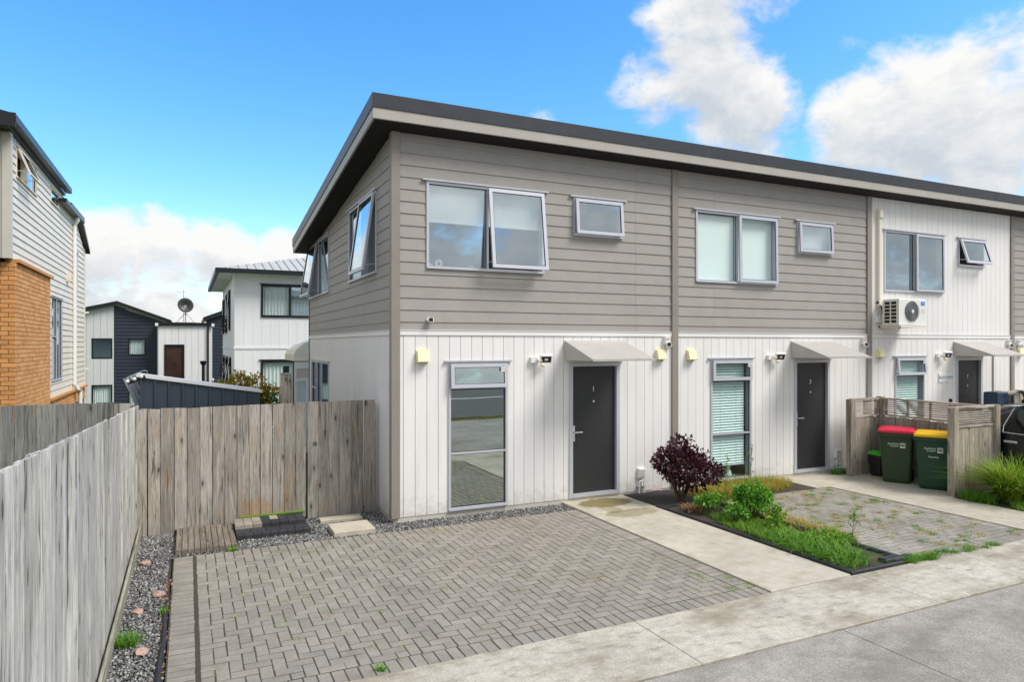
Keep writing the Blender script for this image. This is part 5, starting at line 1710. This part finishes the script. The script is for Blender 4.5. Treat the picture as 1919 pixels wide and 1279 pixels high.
# loose corrugated sheet leaning at the shed's corner
b = MB()
n = 36
vs = []
for k in range(n + 1):
    u = -0.07 + 0.16 * k / n
    vs += [(u, 0.010 * math.sin(k * math.pi / 6), 0.0), (u, 0.010 * math.sin(k * math.pi / 6), 0.95)]
b.add(vs, [(2 * k, 2 * k + 2, 2 * k + 3, 2 * k + 1) for k in range(n)])
o = b.build('corrugated_sheet', 'galvanised', None, False, (-2.93, 2.30, 1.05))
o.rotation_euler = (R(-3), R(-22), 0)
sol = o.modifiers.new('thickness', 'SOLIDIFY')
sol.thickness = 0.006
tag(o, 'tilted sheet of grey corrugated steel at the left end of the navy shed', 'metal sheet')
t = thing('lamp_bar', 'black bar with three small white lamps on the corner of the navy shed', 'lamp bar', (-3.19, 2.0, 1.915))
MB().box(-0.10, 0.14, -0.03, 0.0, -0.05, 0.0, Matrix.Rotation(R(-22), 4, 'Y')).build('bar', 'black_plastic', t)
for k in range(3):
    MB().lathe([(0.012, -0.02), (0.026, -0.005), (0.026, 0.015), (0.012, 0.028)], 10, Matrix.Translation((-0.08 + 0.085 * k, -0.04, -0.035 + 0.033 * k)) @ Matrix.Rotation(R(90), 4, 'X')).build('lamp', 'white_plastic', t)
MB().tube([(-0.09, -0.02, 0.02), (0.05, -0.02, 0.085), (0.12, -0.02, 0.115), (0.16, -0.02, 0.11), (0.165, -0.02, 0.08)], 0.006, 5).build('wire', 'galvanised', t)
t = thing('timber_post', 'stout timber post with black lamp on its cap behind the fence', 'post', (-1.08, 2.5, 0))
MB().bevbox(-0.078, 0.078, -0.075, 0.075, -0.05, 1.92, 0.01).build('shaft', 'post_wood', t)
MB().bevbox(-0.088, 0.088, -0.085, 0.085, 1.922, 1.945, 0.006).build('cap', 'grey_plastic', t)
MB().bevbox(-0.045, 0.045, -0.045, 0.045, 1.946, 2.055, 0.008).build('lamp', 'black_plastic', t)
t = thing('vent_pipe', 'black vent pipe with flared cap rising behind the shed', 'vent pipe', (-2.19, 8.0, -0.1))
MB().cyl((0, 0, 0), (0, 0, 2.03), 0.034, 12).build('pipe', 'black_plastic', t)
MB().lathe([(0.04, 2.03), (0.070, 2.09), (0.074, 2.12), (0.03, 2.13)], 14).build('cap', 'black_plastic', t)

t = thing('autumn_bush', 'rounded bush of orange and green leaves between the shed and the white house', 'bush', (-1.55, 5.6, 0))
b = MB()
for dx in (-0.4, -0.1, 0.25, 0.45):
    b.tube([(dx * 0.2, 0, -0.1), (dx * 0.6, 0, 0.6), (dx, 0.05, 1.4)], [0.03, 0.02, 0.008], 6)
b.build('trunk', 'bark', t)
vs, fs, o_ = [], [], 0
for c, r, n in (((-0.35, 0, 1.25), (0.42, 0.4, 0.42), 1300), ((0.15, 0.05, 1.30), (0.45, 0.45, 0.48), 1700), ((0.52, 0, 1.15), (0.36, 0.4, 0.44), 1100), ((-0.02, 0, 1.62), (0.20, 0.2, 0.28), 320)):
    v, f = leaves(n, 0.075, c, r, 0.45, lumps=12)
    vs.append(v)
    fs.append(f + o_)
    o_ += len(v)
raw('crown', np.concatenate(vs), np.concatenate(fs), 'autumn_leaf', t)
v, f = leaves(1300, 0.09, (0.35, -0.15, 0.95), (0.55, 0.4, 0.5), 0.4, lumps=10)
raw('lower_foliage', v, f, 'dark_leaf', t)

# porch with a curved awning at the back corner
t = thing('rear_porch', 'white framed glazed porch with curved cream awning at the back corner of the terrace', 'porch', (0, 7.25, 0))
prof = [(0.10, 2.50), (-0.10, 2.42), (-0.26, 2.28), (-0.32, 2.16), (-0.31, 2.02), (0.10, 2.02)]
MB().prism(prof, 0.0, 1.6).build('awning', 'awning_fabric', t)
b = MB()
b.box(-0.30, 0.25, 0.03, 0.07, 1.84, 2.0)
b.box(-0.30, -0.25, 0.03, 0.07, -0.1, 1.84)
b.box(-0.25, 0.25, 0.03, 0.07, 1.56, 1.62)
b.box(-0.25, 0.25, 0.03, 0.07, 1.02, 1.08)
b.box(-0.04, 0.02, 0.032, 0.068, -0.1, 1.55)
b.build('frame', 'white_trim', t)
MB().box(-0.25, 0.25, 0.045, 0.05, 1.62, 1.84).build('blind', 'house_cream_dark', t)
MB().box(-0.25, 0.25, 0.046, 0.051, -0.1, 1.56).build('pane', 'blind_glass', t)
MB().box(-0.25, 0.25, 0.30, 0.32, -0.1, 1.84).build('inner_wall', 'curtain_fabric', t)


# ------------------------------------------------------------------ brick and weatherboard house at the left
nh = thing('brick_house', 'two-storey house of cream weatherboards over orange brick at the left edge', 'house')
NX = -5.5
MN = Matrix(((0, -1, 0, NX), (1, 0, 0, 0), (0, 0, 1, 0), (0, 0, 0, 1)))       # wall facing +X: local x = +Y, y = into the house (-X)
nh_holes = [(6.93, 8.88, 5.62, 6.2), (10.58, 11.70, 5.84, 6.2), (10.66, 12.2, 1.5, 3.57), (14.35, 14.95, 3.95, 5.11)]
b = MB()
b.prism([(6.44, 4.0), (13.9, 4.0), (13.9, 6.35), (6.44, 6.35)], 0.32, 3.6, MN)
b.prism([(6.60, 0.9), (16.6, 0.9), (16.6, 3.99), (6.60, 3.99)], 0.321, 3.6, MN)
b.prism([(13.91, 4.0), (16.6, 4.0), (16.6, 5.5), (15.2, 6.3), (13.91, 6.05)], 0.322, 3.6, MN)
b.build('wall', 'house_cream', nh)
back = MB()
for rect in ((6.45, 16.6, 4.0, 6.35), (10.0, 16.6, 1.0, 3.995)):
    for r_ in cut(rect, nh_holes):
        back.prism([(r_[0], r_[2]), (r_[1], r_[2]), (r_[1], r_[3]), (r_[0], r_[3])], 0.014, 0.05, MN)
back.build('wall', 'house_cream', nh)


def nh_boards(y0, y1, z0, z1, top):
    z = z0
    while z < z1 - 0.01:
        zt = min(z + 0.152, z1)
        for r_ in cut((y0, y1, z, zt), nh_holes):
            pl = clip_top(r_, top)
            if len(pl) > 2:
                MB().prism(pl, lambda x, zz, z=z: -0.022 + 0.020 * (zz - z) / 0.152, 0.012, MN).build('weatherboard', 'house_cream', nh)
        z += 0.152


nh_boards(6.58, 13.9, 4.02, 6.32, lambda x: 6.32)
nh_boards(13.9, 16.5, 4.02, 6.2, lambda x: 6.15 if x < 14.9 else 6.15 - (x - 14.9) * 0.45)
nh_boards(10.32, 16.5, 1.12, 4.02, lambda x: 9)
# front corner boards and the front wall above the brick
MB().box(NX - 0.10, NX + 0.035, 6.40, 6.575, 4.0, 6.34).build('corner_board', 'house_cream_dark', nh)
MB().box(NX - 3.5, NX - 0.102, 6.42, 6.45, 4.0, 6.34).build('front_wall', 'house_cream_dark', nh)
MB().box(NX - 0.02, NX + 0.03, 16.51, 16.62, 1.1, 5.45).build('corner_board', 'house_cream', nh)
# brickwork: front face brick by brick, the long receding face as one mass of real bricks
MB().box(NX - 2.0, NX + 0.06, 6.60, 10.19, 0.8, 3.945).build('mortar_core', 'mortar', nh)
for k in range(36):
    z0 = 0.85 + k * 0.086
    if z0 + 0.076 > 3.96:
        break
    xs = [NX + 0.072]
    x = NX + 0.072 - (0.23 if k % 2 else 0.11)
    while x > NX - 1.2:
        MB().bevbox(x + 0.005, xs[-1] - 0.005, z0, z0 + 0.076, -0.03, 0.012, 0.003, Matrix.Translation((0, 6.60, 0)) @ Matrix.Rotation(R(90), 4, 'X')).build('brick', 'brick_clay', nh)
        xs.append(x)
        x -= 0.24
bm_ = MB()
for k in range(36):
    z0 = 0.85 + k * 0.086
    if z0 + 0.076 > 3.96:
        break
    y = 6.60 + (0.12 if k % 2 else 0.0)
    if k % 2:
        bm_.bevbox(6.602, 6.712, z0, z0 + 0.076, 0.0, 0.072, 0.003, MN @ Matrix(((1, 0, 0, 0), (0, 0, -1, 0), (0, 1, 0, 0), (0, 0, 0, 1))))
    while y < 10.15:
        bm_.bevbox(y + 0.005, min(y + 0.235, 10.195), z0, z0 + 0.076, 0.0, 0.072, 0.003, MN @ Matrix(((1, 0, 0, 0), (0, 0, -1, 0), (0, 1, 0, 0), (0, 0, 0, 1))))
        y += 0.24
bm_.build('brick', 'brick_clay_run', nh, kind='stuff')
MB().box(NX - 0.1, NX + 0.13, 6.66, 10.28, 3.95, 4.012).build('brick_sill', 'brick_clay', nh)
bl = MB()
for k in range(5):
    z0 = 0.70 + k * 0.086
    y = 10.2 + (0.12 if k % 2 else 0)
    while y < 16.5:
        bl.bevbox(y + 0.005, y + 0.235, z0, z0 + 0.076, 0.0, 0.03, 0.003, MN @ Matrix(((1, 0, 0, 0), (0, 0, -1, 0), (0, 1, 0, 0), (0, 0, 0, 1))))
        y += 0.24
bl.build('brick', 'brick_clay_run', nh, kind='stuff')
MB().box(NX - 0.4, NX, 10.2, 16.6, -1.2, 1.10).build('mortar_core', 'mortar', nh)
MB().box(NX - 2.0, NX + 0.05, 6.62, 10.18, -0.4, 0.79).build('base_wall', 'mortar', nh)
MB().box(NX, NX + 0.10, 10.22, 16.6, 1.06, 1.115).build('brick_sill', 'brick_clay', nh)
# windows
window(MN, 6.93, 8.88, 5.62, 6.2, [(6.965, 7.88, 5.655, 6.165, 'sash', 22, 'none', 0), (7.91, 8.845, 5.655, 6.165, 'fixed', 0, 'none', 0)], nh, 'house_cream', flash=True)
window(MN, 10.58, 11.70, 5.84, 6.2, [(10.615, 11.665, 5.875, 6.165, 'fixed', 0, 'none', 0)], nh, 'house_cream')
window(MN, 10.66, 12.2, 1.5, 3.57, [(10.7, 11.4, 1.54, 2.55, 'fixed', 0, 'none', 0), (10.7, 11.4, 2.6, 3.53, 'fixed', 0, 'none', 0), (11.45, 12.16, 1.54, 3.53, 'fixed', 0, 'none', 0)], nh, 'aluminium_frame')
window(MN, 14.35, 14.95, 3.95, 5.11, [(14.385, 14.915, 3.985, 5.075, 'fixed', 0, 'none', 0)], nh, 'house_cream')
# roofs in three steps, with dark gutters
b = MB()
b.add([(NX + 0.20, 5.95, 6.50), (NX + 0.20, 12.5, 6.50), (NX - 3.8, 12.5, 7.3), (NX - 3.8, 5.95, 7.3), (NX + 0.20, 5.95, 6.56), (NX + 0.20, 12.5, 6.56), (NX - 3.8, 12.5, 7.36), (NX - 3.8, 5.95, 7.36)],
      [(3, 2, 1, 0), (4, 5, 6, 7), (0, 1, 5, 4), (1, 2, 6, 5), (2, 3, 7, 6), (3, 0, 4, 7)])
b.build('roof', 'gutter_black', nh)
MB().box(NX + 0.06, NX + 0.205, 5.93, 12.5, 6.42, 6.51).build('gutter', 'gutter_black', nh)
MB().box(NX - 3.5, NX + 0.06, 5.95, 12.5, 6.35, 6.41).build('soffit', 'gutter_black', nh)
MB().box(NX - 3.5, NX + 0.2, 5.915, 5.945, 6.33, 6.57).build('gutter', 'gutter_black', nh)
MB().add([(NX + 0.20, 12.52, 6.12), (NX + 0.20, 15.0, 6.12), (NX - 2.0, 15.0, 6.5), (NX - 2.0, 12.52, 6.5), (NX + 0.20, 12.52, 6.19), (NX + 0.20, 15.0, 6.19), (NX - 2.0, 15.0, 6.56), (NX - 2.0, 12.52, 6.56)],
         [(3, 2, 1, 0), (4, 5, 6, 7), (0, 1, 5, 4), (1, 2, 6, 5), (2, 3, 7, 6), (3, 0, 4, 7)]).build('roof', 'gutter_black', nh)
MB().box(NX + 0.03, NX + 0.205, 11.6, 15.0, 6.03, 6.13).build('gutter', 'gutter_black', nh)
P = [(14.6, 6.27), (15.1, 6.22), (16.85, 5.43), (16.85, 5.33), (15.05, 6.1), (14.6, 6.15)]
MB().prism(P, -0.14, 0.6, MN).build('verge', 'gutter_black', nh)
b = MB().tube([(NX + 0.14, 13.95, 6.08), (NX + 0.14, 14.0, 5.95), (NX + 0.06, 14.05, 5.80), (NX + 0.06, 14.05, 1.25), (NX + 0.13, 14.12, 1.12), (NX + 0.16, 14.4, 1.05), (NX + 0.16, 14.4, 0.2)], 0.055, 10)
b.build('downpipe', 'white_plastic', nh)
MB().box(NX + 0.01, NX + 0.12, 12.92, 13.16, 4.12, 4.32).build('vent_cowl', 'house_cream', nh)
for zz in (1.6, 3.4):
    MB().box(NX - 0.02, NX + 0.12, 16.62, 16.7, zz, zz + 0.05).build('bracket', 'white_plastic', nh)

# ------------------------------------------------------------------ white house behind
wh = thing('white_house', 'white two-storey house with black window frames and grey metal roof behind the side yard', 'house')
WX, WY, WB = -1.05, 16.67, -1.3
MW = Matrix.Translation((0, WY, 0))
MWS = Matrix(((0, 1, 0, WX), (-1, 0, 0, 0), (0, 0, 1, 0), (0, 0, 0, 1)))
fh = [(-0.17, 1.9, 3.37, 4.54), (-0.17, 1.9, -0.3, 1.84)]
shl = [(-WY - 3.2, -WY - 2.2, 2.95, 4.45), (-WY - 5.4, -WY - 4.4, 2.85, 4.4), (-WY - 7.9, -WY - 6.9, 2.85, 4.35), (-WY - 2.6, -WY - 1.7, -0.3, 1.9), (-WY - 5.0, -WY - 4.1, -0.3, 1.9), (-WY - 7.6, -WY - 6.7, -0.3, 1.9)]
b = MB()
for r_ in cut((WX + 0.002, 6.5, WB, 4.92), fh):
    b.prism([(r_[0], r_[2]), (r_[1], r_[2]), (r_[1], r_[3]), (r_[0], r_[3])], 0.0, 0.1, MW)
for r_ in cut((-WY - 8.5, -WY - 0.101, WB, 4.92), shl):
    b.prism([(r_[0], r_[2]), (r_[1], r_[2]), (r_[1], r_[3]), (r_[0], r_[3])], 0.0, 0.1, MWS)
b.box(WX + 0.101, 6.4, WY + 8.4, WY + 8.5, WB, 4.9)
b.box(6.4, 6.5, WY + 0.101, WY + 8.39, WB, 4.9)
b.build('wall', 'cool_white_cladding', wh)
bt = MB()
x = WX + 0.02
while x < 4.0:
    for r_ in cut((x, x + 0.022, WB, 4.9), fh):
        bt.prism([(r_[0], r_[2]), (r_[1], r_[2]), (r_[1], r_[3]), (r_[0], r_[3])], -0.007, -0.001, MW)
    x += 0.30
bt.build('cladding_batten', 'cool_white_cladding', wh, kind='stuff')
MB().box(WX - 0.02, 6.5, WY - 0.025, WY - 0.0075, 2.24, 2.31).box(WX - 0.02, WX - 0.002, WY - 0.024, WY + 8.5, 2.24, 2.31).build('trim_band', 'cool_white_cladding', wh)
MB().box(WX + 0.12, 6.38, WY + 0.6, WY + 0.7, WB, 4.9).box(WX + 0.12, 6.38, WY + 0.12, WY + 8.3, 2.2, 2.3).build('interior_wall', 'interior_paint', wh)
window(MW, -0.17, 1.9, 3.37, 4.54, [(-0.10, 0.80, 3.44, 4.47, 'fixed', 0, 'curtain', 1.0, 'blind_glass'), (0.86, 1.83, 3.44, 4.47, 'fixed', 0, 'curtain', 1.0, 'window_glass')], wh, 'black_frame', t=0.07)
window(MW, -0.17, 1.9, -0.3, 1.84, [(-0.10, 0.95, -0.22, 1.77, 'fixed', 0, 'curtain', 1.0, 'blind_glass'), (1.01, 1.83, -0.22, 1.77, 'fixed', 0, 'curtain', 1.0, 'blind_glass')], wh, 'black_frame', t=0.07)
for i, (a, c, p, q) in enumerate(shl):
    window(MWS, a, c, p, q, [(a + 0.05, c - 0.05, p + 0.05, q - 0.05, 'sash', (5, 1, 1, 10, 10, 10)[i], 'none', 0)], wh, 'black_frame', t=0.05)
# hip roof with ribs and gutter
ex, ey0, ey1, ez = WX - 0.55, WY - 0.55, WY + 9.05, 4.97
ex1 = 7.05
rz_ = 6.15
A, B_, C_, D_ = (ex, ey0, ez), (ex1, ey0, ez), (ex1, ey1, ez), (ex, ey1, ez)
E1, E2 = ((ex + ex1) / 2, ey0 + 4.2, rz_), ((ex + ex1) / 2, ey1 - 4.2, rz_)
MB().add([A, B_, C_, D_, E1, E2], [(0, 1, 4), (1, 2, 5, 4), (2, 3, 5), (3, 0, 4, 5), (3, 2, 1, 0)]).build('roof', 'metal_roof', wh)
rb = MB()
k = 0
xx = ex + 0.15
while xx < ex1 - 0.1:
    tmax = min((xx - ex) / ((ex1 - ex) / 2), (ex1 - xx) / ((ex1 - ex) / 2)) * 0.97
    rb.tube([(xx, ey0 + 0.02, ez + 0.02), (xx, ey0 + 4.2 * tmax, ez + (rz_ - ez) * tmax + 0.02)], 0.026, 5)
    xx += 0.28
yy = ey0 + 0.3
while yy < ey1 - 0.3:
    tmax = min((yy - ey0) / 4.2, (ey1 - yy) / 4.2, 1) * 0.96
    rb.tube([(ex + 0.02, yy, ez + 0.02), (ex + (ex1 - ex) / 2 * tmax, yy, ez + (rz_ - ez) * tmax + 0.02)], 0.026, 5)
    yy += 0.4
rb.build('roof_rib', 'metal_roof', wh, kind='stuff')
g_ = MB()
g_.box(ex - 0.06, ex1 + 0.06, ey0 - 0.07, ey0 + 0.05, ez - 0.13, ez + 0.03)
g_.box(ex - 0.07, ex + 0.05, ey0 + 0.051, ey1, ez - 0.13, ez + 0.03)
g_.build('gutter', 'gutter_black', wh)
MB().box(ex + 0.051, ex1, ey0 + 0.051, ey1, ez - 0.12, ez - 0.06).build('soffit', 'cool_white_cladding', wh)

# ------------------------------------------------------------------ navy and white townhouses far behind
nv = thing('navy_townhouses', 'far row of navy and white gabled townhouses seen between the nearer houses', 'house')
NY, NB = 32.0, -1.6
MV = Matrix.Translation((0, NY, 0))


def far_wall(name, m, poly, holes, par, step, y0=0.0, upright_=False, depth=6.0):
    """solid wall plus shallow lapped boards or battens joined in one mesh"""
    xs = [p[0] for p in poly]
    zs = [p[1] for p in poly]
    x0, x1, z1 = min(xs), max(xs), max(zs)

    def topz(x):
        best = None
        n = len(poly)
        for i in range(n):
            a, c = poly[i], poly[(i + 1) % n]
            if abs(a[0] - c[0]) > 1e-6 and min(a[0], c[0]) - 1e-6 <= x <= max(a[0], c[0]) + 1e-6:
                z = a[1] + (c[1] - a[1]) * (x - a[0]) / (c[0] - a[0])
                best = z if best is None else max(best, z)
        return best if best is not None else z1
    b = MB()
    n = max(1, int((x1 - x0) / (step if upright_ else 4.0)))
    if upright_:
        for k in range(n):
            a, c = x0 + (x1 - x0) * k / n, x0 + (x1 - x0) * (k + 1) / n
            for r_ in cut((a + 0.006, c - 0.006, NB, z1), holes):
                pl = clip_top(r_, lambda x, a=a, c=c: topz(a) + (topz(c) - topz(a)) * (x - a) / (c - a))
                if len(pl) > 2:
                    b.prism(pl, -0.02 + y0, 0.0 + y0, MV)
    else:
        z = NB
        while z < z1:
            for r_ in cut((x0, x1, z, z + step), holes):
                pl = clip_top(r_, lambda x: topz(x0) + (topz(x1) - topz(x0)) * (x - x0) / (x1 - x0))
                if len(pl) > 2:
                    b.prism(pl, lambda x, zz, z=z: -0.035 + 0.03 * (zz - z) / step + y0, 0.0 + y0, MV)
            z += step
    o = b.build(name, m, par, kind='stuff')
    k = MB()
    for r_ in cut((x0, x1, NB, z1), holes):
        pl = clip_top(r_, lambda x: topz(x0) + (topz(x1) - topz(x0)) * (x - x0) / (x1 - x0) - 0.01)
        if len(pl) > 2:
            k.prism(pl, 0.005 + y0, 0.1 + y0, MV)
    k.build('wall', m, par)
    return o


nholes = [(-6.98, -6.05, 1.66, 2.72), (-6.98, -6.05, -0.9, 0.31), (-5.34, -4.52, 1.82, 2.72), (-5.34, -4.52, -0.9, 0.25)]
far_wall('cladding_panel', 'pale_cladding', [(-8.4, NB), (-5.98, NB), (-5.98, 4.42), (-8.4, 3.80)], nholes, nv, 0.3, 0, True)
far_wall('weatherboard', 'navy_cladding', [(-5.97, NB), (-3.45, NB), (-3.45, 3.50), (-5.97, 4.44)], nholes, nv, 0.18)
far_wall('cladding_panel', 'white_cladding', [(-3.9, NB), (-1.37, NB), (-1.37, 3.40), (-3.9, 3.38)], [(-3.62, -2.67, -1.2, 2.40)], nv, 0.3, -0.9, True)
far_wall('weatherboard', 'navy_cladding', [(-1.60, NB), (1.2, NB), (1.2, 4.85), (-1.60, 3.75)], [], nv, 0.18)
MB().box(-8.4, 1.2, NY + 0.8, NY + 0.9, NB, 3.3).box(-3.95, -3.905, NY - 0.85, NY + 0.1, NB, 3.35).box(-1.365, -1.32, NY - 0.85, NY + 0.1, NB, 3.35).build('interior_wall', 'interior_paint', nv)
for a, c, p, q in nholes:
    window(MV, a, c, p, q, [(a + 0.06, c - 0.06, p + 0.06, q - 0.06, 'fixed', 0, 'curtain' if q < 1 or a > -6 else 'none', 1.0, 'blind_glass')], nv, 'black_frame', t=0.06, flash=False)
d = MB().box(-3.55, -2.74, NY - 0.88, NY - 0.83, -1.15, 2.33).build('door', 'bin_lime', nv)
d.data.materials.clear()
d.data.materials.append(mat('brown_door', (0.045, 0.022, 0.016), 0.35, noise=[(1.2, 0.5, (1, 1, 1))]))
bars(MB(), -3.62, -2.67, -1.2, 2.40, 0.07, NY - 0.95, NY - 0.82).build('door_frame', 'black_frame', d)
for P in ([(-8.6, 3.80), (-5.82, 4.50), (-5.82, 4.66), (-8.6, 3.96)], [(-5.82, 4.50), (-3.3, 3.54), (-3.3, 3.70), (-5.82, 4.66)], [(-1.75, 3.72), (1.3, 4.95), (1.3, 5.11), (-1.75, 3.88)]):
    MB().prism(P, -0.3, 6.0, MV).build('roof', 'gutter_black', nv)
MB().box(-3.98, -1.28, NY - 1.05, NY + 1.0, 3.41, 3.56).build('porch_roof', 'gutter_black', nv)
for xx in (-4.02, -1.34):
    MB().box(xx - 0.02, xx + 0.12, NY - 1.12, NY - 1.06, 3.36, 3.52).build('eave_light', 'white_plastic', nv)
MB().box(-1.36, -1.22, NY - 0.5, NY - 0.42, 0.42, 0.56).build('eave_light', 'white_plastic', nv)
MB().cyl((-1.53, NY - 0.98, 3.4), (-1.53, NY - 0.98, NB), 0.05, 8).build('downpipe', 'black_plastic', nv)
t = thing('satellite_dish', 'black satellite dish on the flat roof between the navy gables', 'satellite dish', (-2.62, NY - 0.3, 3.56))
T = Matrix.Translation((0, 0, 0.95)) @ Euler((R(78), 0, R(12))).to_matrix().to_4x4()
MB().lathe([(0.01, -0.10), (0.2, -0.07), (0.33, -0.03), (0.40, 0.015), (0.385, 0.02), (0.2, -0.05), (0.01, -0.08)], 24, T).build('dish', 'black_plastic', t, True)
b = MB().cyl((0, 0.1, 0), (0, 0.1, 0.95), 0.03, 8)
for dx in (-0.45, 0.45):
    b.cyl((dx, 0.1, 0.0), (0, 0.1, 0.55), 0.018, 6)
b.box(-0.5, 0.5, 0.05, 0.15, 0, 0.04)
b.build('mast', 'grey_plastic', t)
MB().cyl((0, 0, 0.55), (0, -0.5, 0.85), 0.014, 6).box(-0.05, 0.05, -0.55, -0.45, 0.8, 0.92).build('feed_arm', 'grey_plastic', t)
t = thing('roof_aerial', 'thin television aerial standing just behind the satellite dish', 'aerial', (-2.72, NY + 0.5, 3.56))
MB().cyl((0, 0, 0), (0, 0, 1.85), 0.016, 6).build('mast', 'galvanised', t)
b = MB().cyl((-0.35, 0, 1.72), (0.12, 0, 1.72), 0.012, 5)
for k in range(5):
    b.cyl((-0.32 + 0.1 * k, -0.15, 1.72), (-0.32 + 0.1 * k, 0.15, 1.72), 0.008, 4)
b.build('element', 'galvanised', t)

# grass verge across the road, seen in the windows
n = 5200
v, f = blades(n, np.stack([rng.uniform(-8, 22, n), rng.uniform(-12.6, -11.0, n), np.full(n, -0.13)], 1), 0.14, 0.9, 0.02, 2)
raw('verge_grass', v, f, 'dry_grass', kind='stuff', label='rough grass verge across the road')
